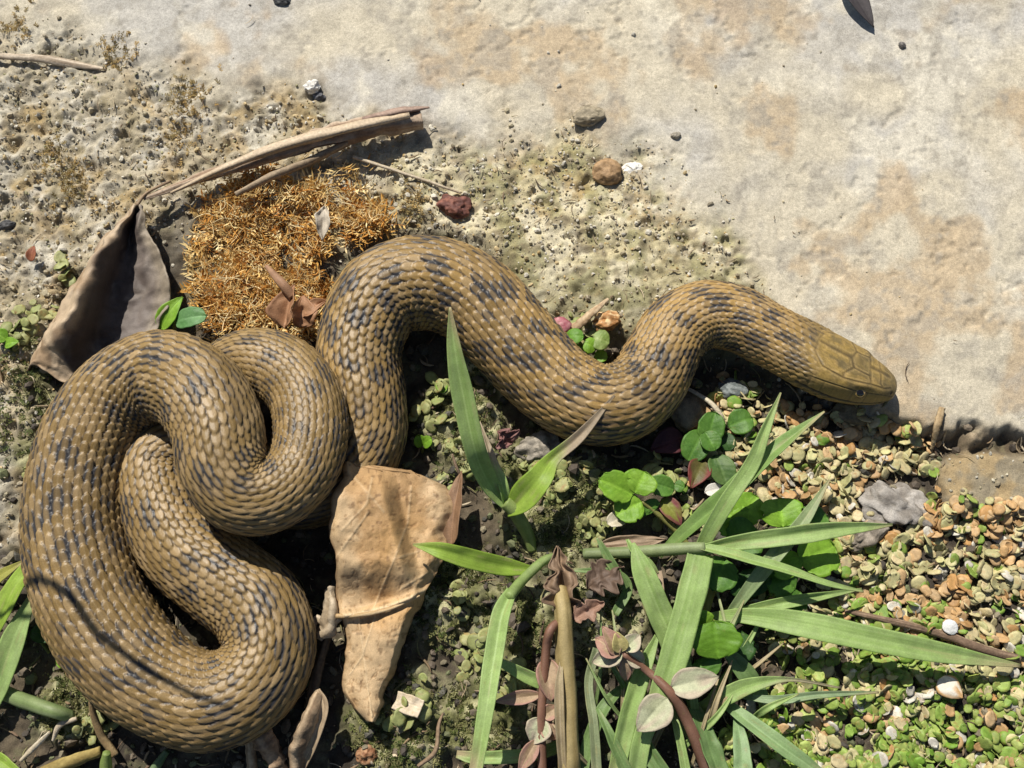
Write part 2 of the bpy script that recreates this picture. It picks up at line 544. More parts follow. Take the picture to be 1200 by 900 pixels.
    for dj in (-1, 0, 1):
        j = j0 + dj
        off = 0.5 * np.mod(j, 2)
        jq = Qm - off
        n0 = np.floor(jq)
        for dn in (0, 1):
            n = n0 + dn
            jit = (hsh(j, n, 0, 5) - 0.5)
            v = jq - n - 0.10 * jit
            u = Am - j - 0.08 * (hsh(j, n, 0, 6) - 0.5)
            vv = np.clip((v + 0.12) / 0.76, -1, 1)
            w = 0.545 * np.clip(1 - np.abs(vv) ** 2.0, 0, 1) ** 0.66
            ed = np.abs(u) / np.maximum(w, 1e-3)
            inside = (ed < 1) & (np.abs(j) <= 12.1) & (Am < 50)
            lift = 0.25 + 1.45 * np.clip((v + 0.88) / 1.52, 0, 1) ** 1.3
            hgtv = lift * (1 - 0.20 * ed ** 3) * (0.85 + 0.3 * hsh(j, n, 0, 7)) + 0.17 * np.exp(-(u / 0.07) ** 2) * smooth(0.5, 0.05, v)
            hgtv = hgtv * (1 - 0.30 * smooth(0.36, 0.62, v))
            hgtv = np.where(inside, hgtv, -1)
            up_ = hgtv > best
            best = np.where(up_, hgtv, best)
            bj, bn, bu, bv, bw = [np.where(up_, x, y) for x, y in ((j, bj), (n, bn), (u, bu), (v, bv), (ed, bw))]
    best = np.maximum(best, 0)
    # belly scutes
    fr = Qm - np.floor(Qm)
    best = np.where(Am > 50, 0.5 + 0.6 * fr, best)
    # the head carries large smooth plates instead of scales
    lat = np.sin(THg) * wid[:, None]
    headm = smooth(116, 96, Tg + 0.35 * np.abs(lat) + 3 * vnoise(Tg / 6, lat / 6, seed=65)) * (np.abs(THg) < math.radians(95))
    headm = np.maximum(headm, smooth(66, 58, Tg))
    seams = [[(62, 0), (101, 0)], [(62, 0), (58, -8), (40, -10)], [(62, 0), (58, 8), (40, 10)], [(40, -13), (40, 13)], [(27, -14), (27, 14)], [(40, 0), (14, 0)],
             [(58, -8), (66, -22), (64, -27)], [(58, 8), (66, 22), (64, 27)], [(40, 10), (38, 20)], [(40, -10), (38, -20)],
             [(64, 27), (86, 26), (101, 14), (103, 0)], [(64, -27), (86, -26), (101, -14), (103, 0)], [(27, 14), (22, 18), (12, 12)], [(27, -14), (22, -18), (12, -12)],
             [(38, 20), (52, 24), (64, 27)], [(38, -20), (52, -24), (64, -27)], [(38, 20), (24, 18)], [(38, -20), (24, -18)]]
    up_side = np.cos(THg) > -0.1
    sd = np.full(Qm.shape, 99.0)
    hi = t < 135
    for poly in seams:
        for p0, p1 in zip(poly[:-1], poly[1:]):
            p0, p1 = A(p0, float), A(p1, float)
            e = p1 - p0
            tt = np.clip(((Tg[hi] - p0[0]) * e[0] + (lat[hi] - p0[1]) * e[1]) / (e @ e), 0, 1)
            sd[hi] = np.minimum(sd[hi], np.hypot(Tg[hi] - p0[0] - tt * e[0], lat[hi] - p0[1] - tt * e[1]))
    deg = np.degrees(np.abs(THg))
    # labial seams and the mouth line on the side of the head
    lab = np.abs(np.mod(Tg + 3, 13.5) - 6.75) - 6.75
    sd = np.where((deg > 72) & (deg < 100) & (Tg < 105) & (Tg > 8), np.minimum(sd, np.abs(lab) + 0.4), sd)
    mouth_deg = 101 - 6 * smooth(30, 100, Tg)
    mouth = np.exp(-((deg - mouth_deg) / 2.4) ** 2) * (Tg < 104) * (Tg > 2)
    sd = np.where(Tg < 108, np.minimum(sd, np.abs(deg - 72) * 0.55 + 0.5 * (Tg < 10)), sd)
    seam = np.exp(-(sd / 0.85) ** 2) * headm * (np.cos(THg) > -0.25)
    hdisp = 0.9 - 0.5 * seam + 0.16 * vnoise(Tg / 8, lat / 8, seed=64) + 0.10 * vnoise(Tg / 2.6, lat / 2.6, seed=67)
    disp = (best * (1 - headm) + hdisp * headm) * (0.043 * np.minimum(wid, 60))[:, None]
    disp = disp - mouth * 1.6
    brow = np.exp(-((Tg - 44) / 11) ** 2 - ((deg - 52) / 15) ** 2) * 2.6
    eyepit = np.exp(-((Tg - 45) / 6.5) ** 2 - ((deg - 70) / 12) ** 2) * 1.8
    disp = disp + brow - eyepit
    nost = np.exp(-((Tg - 9) / 2.0) ** 2 - ((deg - 58) / 9) ** 2)
    disp = disp - nost * 1.5
    # cross-section: broad rounded back, flatter belly
    cx = np.sign(np.sin(th)) * np.abs(np.sin(th)) ** 0.92
    cz = np.where(np.cos(th) > 0, np.cos(th), np.cos(th) * 0.78)
    box = 0.26 * smooth(140, 60, t)[:, None] * smooth(2, 20, t)[:, None]
    X = (wid[:, None] + disp) * np.sign(cx)[None, :] * np.abs(cx)[None, :] ** (1 - box)
    Z = (hgt[:, None] + disp) * np.sign(cz)[None, :] * np.abs(cz)[None, :] ** (1 - box * 1.4)
    lump = 1 + 0.022 * vnoise(t[:, None] / 55, THg * 1.6, seed=61) * smooth(160, 260, Tg)
    V = P[:, None, :] + B[:, None, :] * (X * lump)[..., None] + Nn[:, None, :] * (Z * lump)[..., None]

    # ---- skin colour
    rs = hsh(bj, bn, 0, 11)
    rs2 = hsh(bj, bn, 0, 12)
    qc = bn + 0.5 * np.mod(bj, 2) - 0.05
    tc_ = np.interp(qc, q, t)
    front = smooth(1050, 700, tc_)
    base = mixc(A((0.212, 0.136, 0.047)), A((0.325, 0.202, 0.064)), front)
    base = mixc(base, A((0.130, 0.082, 0.026)), smooth(-0.2, 0.7, vnoise(tc_ / 90, bj / 4, seed=62)) * 0.6)
    base = mixc(base, A((0.35, 0.245, 0.125)), rs ** 2 * 0.7)
    base = mixc(base, A((0.36, 0.165, 0.045)), smooth(6.5, 12.0, np.abs(bj)) * 0.5 * front)
    # dice-like dark spots in staggered rows
    per = 54.0
    dark = np.zeros(Qm.shape)
    dth = bj * pit
    for kk in range(-3, 4):
        ph = 0.5 * (kk % 2)
        nper = np.round(tc_ / per - ph)
        h1 = hsh(nper, kk, 0, 13)
        h2 = hsh(nper, kk, 0, 14)
        ds_ = (tc_ - (nper + ph + (h1 - 0.5) * 0.28) * per) / (10 + 7 * h2)
        dd = (dth - kk * 29 - (h2 - 0.5) * 12) / (13.0 + 7 * h1)
        amt = smooth(1.35, 0.55, np.sqrt(ds_ ** 2 + dd ** 2)) * (0.55 + 0.45 * h2)
        amt = amt * np.where(hsh(nper, kk, 0, 15) < 0.14 + 0.14 * (1 - front), 0.15, 1.0)
        dark = np.maximum(dark, amt)
    fleck = (hsh(bj, bn, 0, 16) < 0.045) * 0.75
    dark = np.maximum(smooth(0.26 + 0.06 * (1 - front), 0.70, dark + 0.50 * (rs2 - 0.55)), fleck) * (0.9 + 0.1 * front)
    edge = smooth(0.50, 0.98, bw)
    blue = A((0.020, 0.023, 0.029))
    c = mixc(base, A((0.36, 0.26, 0.135)), smooth(0.20, 0.5, bv) * 0.18 * (1 - 0.5 * dark))
    c = mixc(c, A((0.32, 0.23, 0.12)), np.exp(-(bu / 0.08) ** 2) * 0.28)
    c = mixc(c, blue, np.clip(dark * (0.30 + 0.16 * front + 0.95 * smooth(0.35, 0.85, bw)), 0, 0.97))
    c = mixc(c, A((0.060, 0.040, 0.020)), smooth(0.66, 0.97, bw) * 0.86 * (1 - dark))
    gap = smooth(0.30, 0.02, best) * (Am < 50)
    c = mixc(c, mixc(A((0.045, 0.030, 0.016)), A((0.018, 0.020, 0.026)), dark), gap)
    c = mixc(c, mixc(A((0.42, 0.33, 0.17)), A((0.05, 0.05, 0.055)), (hsh(np.floor(Qm), 0, 0, 19) > 0.55) * smooth(150, 175, np.degrees(THg))), (Am > 50) * 1.0)
    # head colour
    hv = vnoise(Tg / 9, lat / 7, seed=63)
    hc = mixc(A((0.235, 0.158, 0.045)), A((0.15, 0.108, 0.04)), smooth(-0.2, 0.7, hv) * 0.7)
    hc = mixc(hc, A((0.32, 0.21, 0.075)), smooth(0.3, 0.8, vnoise(Tg / 4, lat / 4, seed=66)) * 0.4)
    hc = mixc(hc, A((0.085, 0.068, 0.035)), smooth(0.05, 0.65, fbm(Tg / 14, lat / 11, oct=3, seed=68)) * 0.6)
    hc = mixc(hc, A((0.36, 0.25, 0.10)), np.exp(-((sd - 2.2) / 0.9) ** 2) * 0.4)
    hc = hc * (0.82 + 0.36 * hsh(np.floor(Tg / 1.5), np.floor(lat / 1.5), 0, 69))[..., None]
    hc = mixc(hc, A((0.09, 0.072, 0.035)), smooth(30, 6, Tg) * 0.45)
    hc = mixc(hc, A((0.25, 0.17, 0.055)), (deg > 74) * 0.6)
    hc = mixc(hc, A((0.06, 0.042, 0.02)), np.clip(seam * 0.78, 0, 1))
    hblend = np.maximum(headm, smooth(150, 92, Tg) * 0.75 * (1 - 0.55 * dark))
    c = mixc(c, hc, hblend)
    c = mixc(c, A((0.02, 0.014, 0.01)), np.clip(mouth * 0.8 + nost, 0, 0.95))
    V = V.reshape(-1, 3)
    F = [grid_faces(ns, nt, True)]
    n = len(V)
    V = np.vstack([V, P[:1] + (P[0] - P[1]) * 0.6, P[-1:]])
    cc = np.vstack([c.reshape(-1, 3), hc[0, :1], c[-1, :1]])
    jx = np.arange(nt)
    F.append(np.stack([np.full(nt, n), (jx + 1) % nt, jx], -1))
    e0 = (ns - 1) * nt
    F.append(np.stack([np.full(nt, n + 1), e0 + jx, e0 + (jx + 1) % nt], -1))
    base_p = A([W[30][0], W[30][1], 0.0])
    th_ = Thing('snake', 'brown water snake with dark dice spots, coiled body and head on the rock', 'snake', base_p)
    body = th_.part('body', V, F, M_snake, cc)
    # eyes
    for sg in (-1, 1):
        i = int(45 / 1.45)
        ang = math.radians(69) * sg
        pos = P[i] + B[i] * math.sin(ang) * (wid[i] + 0.2) + Nn[i] * math.cos(ang) * (hgt[i] + 0.2)
        nrm = B[i] * math.sin(ang) + Nn[i] * (math.cos(ang) + 0.12)
        nrm /= np.linalg.norm(nrm)
        tx = Tm[i] - nrm * (Tm[i] @ nrm)
        tx /= np.linalg.norm(tx)
        ty = np.cross(nrm, tx)
        ph = np.linspace(0, 2 * np.pi, 28, endpoint=False)
        lat_ = np.linspace(0.02, 2.2, 16)
        R0 = 8.4
        cen = pos - nrm * 3.6
        VV, CC = [], []
        for la in lat_:
            rr_ = math.sin(la) * R0
            VV.append(cen + nrm * math.cos(la) * R0 * 0.92 + np.cos(ph)[:, None] * tx * rr_ + np.sin(ph)[:, None] * ty * rr_ * 0.9)
            cl = (0.012, 0.008, 0.006) if la < 0.50 else ((0.62, 0.40, 0.13) if la < 0.74 else ((0.12, 0.07, 0.025) if la < 0.95 else (0.06, 0.04, 0.02)))
            CC.append(np.tile(A(cl), (28, 1)))
        VV, CC = np.vstack(VV), np.vstack(CC)
        eye = th_.part('eye', VV, [grid_faces(16, 28, True)], M_eye, CC, label='round dark eye with a thin yellow ring')
        PV = np.vstack([cen + nrm * math.cos(la) * R0 * 0.945 + np.cos(ph)[:, None] * tx * math.sin(la) * R0 + np.sin(ph)[:, None] * ty * math.sin(la) * R0 * 0.9 for la in np.linspace(0.01, 0.47, 6)])
        th_.part('pupil', PV, [grid_faces(6, 28, True)], M_eye, np.tile(A((0.008, 0.006, 0.005)), (len(PV), 1)), parent=eye)


build_snake()


# ------------------------------------------------------------------ generic shapes for litter and plants
def tube(P, R, nseg=60, k=14, seed=0, rough=0.10, ridges=0.10, colr=((0.3, 0.2, 0.1), (0.45, 0.36, 0.25)), squash=1.0):
    """a twig or stalk along points P with radii R, fibrous surface, closed ends"""
    D = curve(np.column_stack([P, R]), nseg)
    T, B, N = frames(D[:, :3])
    th = np.linspace(0, 2 * np.pi, k, endpoint=False)
    tt = np.arange(nseg)[:, None]
    rad = D[:, 3:4] * (1 + rough * vnoise(tt / 5.0, th[None] * 1.3, seed=seed) + ridges * vnoise(tt / 30.0, th[None] * 3.1, seed=seed + 1))
    V = D[:, None, :3] + B[:, None] * (rad * np.cos(th)[None])[..., None] + N[:, None] * (rad * np.sin(th)[None] * squash)[..., None]
    f = smooth(-0.6, 0.7, vnoise(tt / 28.0, th[None] * 2.6, seed=seed + 2) + 0.4 * vnoise(tt / 4.0, th[None] * 5, seed=seed + 3))
    C = mixc(A(colr[0]), A(colr[1]), f)
    V = np.vstack([V.reshape(-1, 3), D[:1, :3], D[-1:, :3]])
    C = np.vstack([C.reshape(-1, 3), [colr[0]], [colr[0]]])
    j = np.arange(k)
    n = nseg * k
    F = [grid_faces(nseg, k, True), np.stack([np.full(k, n), (j + 1) % k, j], -1), np.stack([np.full(k, n + 1), n - k + j, n - k + (j + 1) % k], -1)]
    return V, F, C


def shell(top, nrm, thick, C):
    """closes a grid sheet (n, m, 3) into a thin solid"""
    n, m = top.shape[:2]
    bot = top - nrm * thick
    V = np.vstack([top.reshape(-1, 3), bot.reshape(-1, 3)])
    g = grid_faces(n, m)
    o = n * m
    idx = np.arange(o).reshape(n, m)
    rim = np.concatenate([idx[0, :], idx[1:, -1], idx[-1, -2::-1], idx[-2:0:-1, 0]])
    r2 = np.roll(rim, -1)
    F = [g[:, ::-1], g + o, np.stack([rim, r2, r2 + o, rim + o], -1)]
    return V, F, np.vstack([C.reshape(-1, 3)] * 2)


def sheet_normals(G):
    du = np.gradient(G, axis=0)
    dv = np.gradient(G, axis=1)
    n = np.cross(dv, du)
    n = n / (np.linalg.norm(n, axis=-1, keepdims=True) + 1e-9)
    return n * np.where(n[..., 2:3].mean() < 0, -1, 1)


def blade(P, W, fold=0.25, roll=0.0, roll2=None, n=40, m=15, c0=(0.09, 0.17, 0.035), c1=None, tip=None, tipv=0.75, thick=0.9, seed=0, wave=0.05):
    """grass blade: folded ribbon along points P with half-widths W"""
    D = curve(np.column_stack([P, W]), n)
    v = np.linspace(0, 1, n)
    rl = np.full(n, roll) if roll2 is None else roll + (roll2 - roll) * v
    T, B, N = frames(D[:, :3], roll=rl)
    u = np.linspace(-1, 1, m)
    w = D[:, 3] * (1 + wave * vnoise(v * 9, seed + 0.5, seed=seed))
    prof = fold * (np.sqrt(u ** 2 + 0.02) - 0.14)
    prof = prof[None] + 0.035 * np.sin(u[None] * 21) + 0.16 * vnoise(v[:, None] * 6, u[None] * 1.2, seed=seed + 8)
    G = D[:, None, :3] + B[:, None] * (w[:, None] * u[None])[..., None] + N[:, None] * (w[:, None] * prof)[..., None]
    c1 = c1 or tuple(A(c0) * 1.2)
    st = 0.5 + 0.62 * vnoise(u[None] * 6.5 + seed, v[:, None] * 2.0, seed=seed + 4)
    C = mixc(A(c0), A(c1), np.clip(0.7 * st + 0.3 * v[:, None], 0, 1))
    C = mixc(C, A(c1) * 1.25, np.exp(-(u[None] / 0.08) ** 2) * 0.35 * np.ones((n, 1)))
    C = mixc(C, A((0.40, 0.36, 0.16)), smooth(0.55, 0.9, vnoise(u[None] * 4 + 2 * seed, v[:, None] * 9, seed=seed + 6)) * 0.45)
    if tip is not None:
        C = mixc(C, A(tip), smooth(tipv - 0.12, tipv + 0.12, v[:, None] + 0.06 * u[None] + 0.05 * vnoise(v[:, None] * 6, u[None] * 3, seed=seed)))
    return shell(G, sheet_normals(G), thick, C)


def leaf(base, tip, width, shape='ovate', cup=0.15, arch=0.15, c0=(0.08, 0.2, 0.03), c1=None, edge=None, roll=0.0, lobes=0, thick=0.9, n=22, m=15, seed=0, veins=0.5, ruff=0.04, jag=0.0):
    """a small leaf blade from its base point to its tip; width is the half-width"""
    base, tip = np.asarray(base, float), np.asarray(tip, float)
    ax = tip - base
    Ln = np.linalg.norm(ax)
    v = np.linspace(0.0, 1.0, n)
    u = np.linspace(-1, 1, m)
    T = ax / Ln
    B = np.cross(T, A([0, 0, 1.0]))
    B /= np.linalg.norm(B) + 1e-9
    N = np.cross(B, T)
    r = math.radians(roll)
    B, N = B * math.cos(r) + N * math.sin(r), N * math.cos(r) - B * math.sin(r)
    if shape == 'round':
        w = np.sqrt(np.clip(1 - (2 * v - 1) ** 2, 0.0, 1)) ** 0.85
    elif shape == 'obovate':
        w = np.clip(v ** 0.75 * (1 - v ** 5) ** 0.6 * 1.18, 0, 1)
    elif shape == 'lance':
        w = np.sin(np.pi * v ** 0.8) ** 0.9
    else:
        w = np.sin(np.pi * np.clip(v, 0, 1) ** 0.68) ** 0.75
    w = np.maximum(w, 0.03)
    V_, U_ = np.meshgrid(v, u, indexing='ij')
    Wd = (w * width)[:, None]
    if lobes:
        ang = np.arctan2(U_ * Wd, (V_ - 0.45) * Ln)
        sc = 1 - 0.13 * smooth(0.55, 1.0, np.abs(U_)) * (np.abs(np.cos(ang * lobes / 2.0)) < 0.35)
    else:
        sc = 1.0
    x = U_ * Wd * sc * (1 + ruff * vnoise(V_ * 7, np.sign(U_) * 3, seed=seed))
    if jag:
        x = x * (1 + jag * (vnoise(V_ * 11, np.sign(U_) * 2 + 0.5, seed=seed + 7) - 0.3)) + jag * 0.25 * width * vnoise(V_ * 5, 0.3, seed=seed + 9)
    zz = arch * Ln * (1 - (2 * V_ - 1) ** 2) + cup * width * np.abs(U_) ** 1.7 * w[:, None] + ruff * width * 1.2 * vnoise(V_ * 4, U_ * 2.2, seed=seed + 1) - 0.05 * width * np.exp(-(U_ / 0.09) ** 2)
    vn = np.abs(np.mod(V_ * 6 - np.abs(U_) * 1.3, 1.0) - 0.5)
    zz = zz + 0.02 * width * smooth(0.1, 0.4, vn)
    G = base + T * (V_ * Ln)[..., None] + B * x[..., None] + N * zz[..., None]
    c1 = c1 or tuple(A(c0) * 1.35)
    C = mixc(A(c0), A(c1), 0.5 + 0.5 * vnoise(V_ * 3 + seed, U_ * 2, seed=seed + 2))
    C = mixc(C, A(c1) * 1.25, veins * np.maximum(np.exp(-(U_ / 0.07) ** 2), 0.55 * smooth(0.10, 0.02, vn)))
    if edge is not None:
        C = mixc(C, A(edge), smooth(0.45, 1.0, np.maximum(np.abs(U_), V_ * 0.9) + 0.35 * vnoise(V_ * 3, U_ * 3, seed=seed + 3)))
    return shell(G, sheet_normals(G), thick, C)


ICO_T = (1 + 5 ** 0.5) / 2
ICO_V = A([(-1, ICO_T, 0), (1, ICO_T, 0), (-1, -ICO_T, 0), (1, -ICO_T, 0), (0, -1, ICO_T), (0, 1, ICO_T), (0, -1, -ICO_T), (0, 1, -ICO_T), (ICO_T, 0, -1), (ICO_T, 0, 1), (-ICO_T, 0, -1), (-ICO_T, 0, 1)], float)
ICO_V /= np.linalg.norm(ICO_V[0])
ICO_F = A([(0, 11, 5), (0, 5, 1), (0, 1, 7), (0, 7, 10), (0, 10, 11), (1, 5, 9), (5, 11, 4), (11, 10, 2), (10, 7, 6), (7, 1, 8), (3, 9, 4), (3, 4, 2), (3, 2, 6), (3, 6, 8), (3, 8, 9), (4, 9, 5), (2, 4, 11), (6, 2, 10), (8, 6, 7), (9, 8, 1)])


def ico(sub):
    V, F = ICO_V.copy(), ICO_F.copy()
    for _ in range(sub):
        e = np.sort(np.concatenate([F[:, [0, 1]], F[:, [1, 2]], F[:, [2, 0]]]), axis=1)
        ue, inv = np.unique(e, axis=0, return_inverse=True)
        inv = inv.ravel()
        mid = V[ue].mean(axis=1)
        mid /= np.linalg.norm(mid, axis=1, keepdims=True)
        k = len(F)
        a_, b_, c_ = inv[:k] + len(V), inv[k:2 * k] + len(V), inv[2 * k:] + len(V)
        V = np.vstack([V, mid])
        F = np.vstack([np.stack([F[:, 0], a_, c_], -1), np.stack([F[:, 1], b_, a_], -1), np.stack([F[:, 2], c_, b_], -1), np.stack([a_, b_, c_], -1)])
    return V, F


def rotz(V, a):
    c, s_ = math.cos(a), math.sin(a)
    return V @ A([[c, s_, 0], [-s_, c, 0], [0, 0, 1.0]])


def stone(px, py, rx, ry, rz_, ang=0, seed=0, amp=0.22, c=((0.3, 0.25, 0.18), (0.45, 0.4, 0.3)), sub=4, sink=0.35, facet=0.0):
    V, F = ico(sub)
    n = fbm(V[:, 0] * 1.3 + seed * 7.1, V[:, 1] * 1.3, V[:, 2] * 1.3, oct=3, seed=seed)
    if facet:
        rg = np.random.default_rng(seed)
        for _ in range(9):
            d = rg.normal(size=3)
            d /= np.linalg.norm(d)
            k = V @ d
            V = V - np.clip(k - (0.72 + 0.15 * rg.random()), 0, 1)[:, None] * d * facet
    f = fbm(V[:, 0] * 3 + seed, V[:, 1] * 3, V[:, 2] * 3, oct=3, seed=seed + 5)
    V = V * (1 + amp * n + 0.05 * f)[:, None] * A([rx, ry, rz_])
    V = rotz(V, -math.radians(ang))
    g = gz(px, py)
    V = V + A([g[0], g[1], g[2] + rz_ * (1 - 2 * sink)])
    return V, [F], mixc(A(c[0]), A(c[1]), smooth(-0.5, 0.6, f))


# ------------------------------------------------------------------ dead leaves
def big_dead_leaf():
    ys = A([541, 548, 560, 580, 600, 630, 660, 690, 712, 724, 750, 780, 810, 830, 846], float)
    xl = A([404, 401, 401, 388, 385, 389, 393, 392, 394, 401, 406, 403, 403, 412, 430], float)
    xr = A([428, 500, 522, 533, 535, 527, 516, 501, 492, 484, 474, 465, 454, 446, 437], float)
    n, m = 200, 100
    y = np.linspace(541, 846, n)
    L_, R_ = np.interp(y, ys, xl), np.interp(y, ys, xr)
    L_ = L_ + 1.5 * vnoise(y / 9, 0.3, seed=71)
    R_ = R_ + 1.8 * vnoise(y / 8, 5.3, seed=72)
    u = np.linspace(0, 1, m)
    PX = L_[:, None] + (R_ - L_)[:, None] * u[None]
    PY = np.repeat(y[:, None], m, 1)
    PY = PY + (1 - smooth(541, 590, PY)) * (10 * np.abs(u[None] - 0.12) + 7 * vnoise(u[None] * 5, 0.4, seed=70) + 3 * vnoise(u[None] * 14, 0.4, seed=69))
    PX = PX + 3.0 * vnoise(PY / 26, 2.2, seed=68) * (np.abs(u[None] - 0.5) > -1)
    # heights: leans on the coil at upper left, a steep fold in the middle, a raised cross crease, a lower lobe that sinks to the soil
    ridge_x = 448 + (PY - 545) * 0.26
    up_ = smooth(705, 655, PY) * smooth(540, 585, PY)
    z = 40 + 20 * smooth(520, 395, PX) * smooth(720, 560, PY)
    z = z + up_ * 26 * smooth(ridge_x + 13, ridge_x - 10, PX)
    crease = 722 - 0.06 * (PX - 395) - 0.0022 * (PX - 395) ** 2
    z = z + 9 * np.exp(-((PY - crease) / 5.0) ** 2)
    z = z - 16 * smooth(crease, crease + 100, PY) + 9 * np.sin((u[None] - 0.1) * np.pi) * smooth(crease, crease + 30, PY)
    z = z - 16 * smooth(0.86, 1.02, u[None]) - 7 * smooth(0.08, -0.02, u[None]) + 10 * np.exp(-((PX - 402) ** 2 + (PY - 548) ** 2) / 160)
    vein = np.full(PX.shape, 9.0)
    lines = [((438, 712), (462, 655)), ((462, 655), (478, 612)), ((478, 612), (482, 570)), ((400, 622), (430, 590)), ((430, 590), (436, 560)), ((392, 655), (432, 600)), ((462, 655), (510, 640)), ((470, 690), (500, 672)),
             ((420, 722), (430, 800)), ((440, 720), (424, 770)), ((430, 800), (436, 840)), ((424, 770), (410, 790)), ((450, 600), (416, 560))]
    for a_, b_ in lines:
        a_, b_ = A(a_, float), A(b_, float)
        e = b_ - a_
        t = np.clip(((PX - a_[0]) * e[0] + (PY - a_[1]) * e[1]) / (e @ e), 0, 1)
        vein = np.minimum(vein, np.hypot(PX - a_[0] - t * e[0], PY - a_[1] - t * e[1]))
    vl = np.exp(-(vein / 1.1) ** 2)
    fine = np.abs(fbm(PX / 11, PY / 11, oct=2, seed=73))
    z = z + 0.8 * vl + 2.6 * fbm(PX / 36, PY / 36, oct=3, seed=74) + 1.2 * np.abs(fbm(PX / 16, PY / 22, oct=3, seed=79)) - 0.7 * smooth(0.12, 0.0, fine)
    G = at(PX, PY, z + 12)
    C = mixc(A((0.52, 0.365, 0.20)), A((0.43, 0.265, 0.12)), smooth(-0.3, 0.6, fbm(PX / 40, PY / 40, oct=3, seed=75)))
    C = mixc(C, A((0.50, 0.25, 0.05)), (np.exp(-((PY - crease - 12) / 16) ** 2) * smooth(400, 470, PX) + 0.8 * np.exp(-((PX - 470) ** 2 + (PY - 640) ** 2) / 900)) * 0.5)
    C = mixc(C, A((0.68, 0.52, 0.31)), np.clip(vl * 0.45 + np.exp(-((PY - crease) / 3.2) ** 2) * 0.8, 0, 0.9))
    C = mixc(C, A((0.26, 0.135, 0.05)), smooth(0.13, 0.02, fine) * 0.5)
    C = mixc(C, A((0.20, 0.11, 0.045)), np.maximum(smooth(0.965, 1.0, u[None]), smooth(0.03, 0, u[None])) * 0.6 * np.ones((n, 1)))
    C = mixc(C, A((0.10, 0.05, 0.02)), smooth(0.62, 0.8, vnoise(PX / 4.5, PY / 4.5, seed=76)) * 0.5)
    V, F, CC = shell(G, sheet_normals(G), 0.8, C)
    t = Thing('dead_leaf', 'large creased tan dead leaf beside the coiled snake', 'leaf', A([V[:, 0].mean(), V[:, 1].mean(), 0]))
    lb_ = t.part('leaf_blade', V, F, M_dry, CC)
    P = at(A([394, 420, 455, 492]), A([722, 721, 714, 698]), A([57, 60, 60, 56]))
    V, F, CC = tube(P, [2.6, 2.2, 1.8, 0.9], 40, 8, 77, colr=((0.42, 0.28, 0.13), (0.60, 0.44, 0.25)))
    t.part('midrib', V, F, M_dry, CC, parent=lb_)
    # the lobe that folds away behind the right edge
    V, F, CC = leaf(at(528, 640, 36), at(541, 552, 42), 12, 'ovate', cup=0.5, arch=0.05, c0=(0.17, 0.095, 0.05), c1=(0.26, 0.15, 0.08), roll=25, seed=78, ruff=0.1)
    t.part('folded_lobe', V, F, M_dry, CC)


big_dead_leaf()


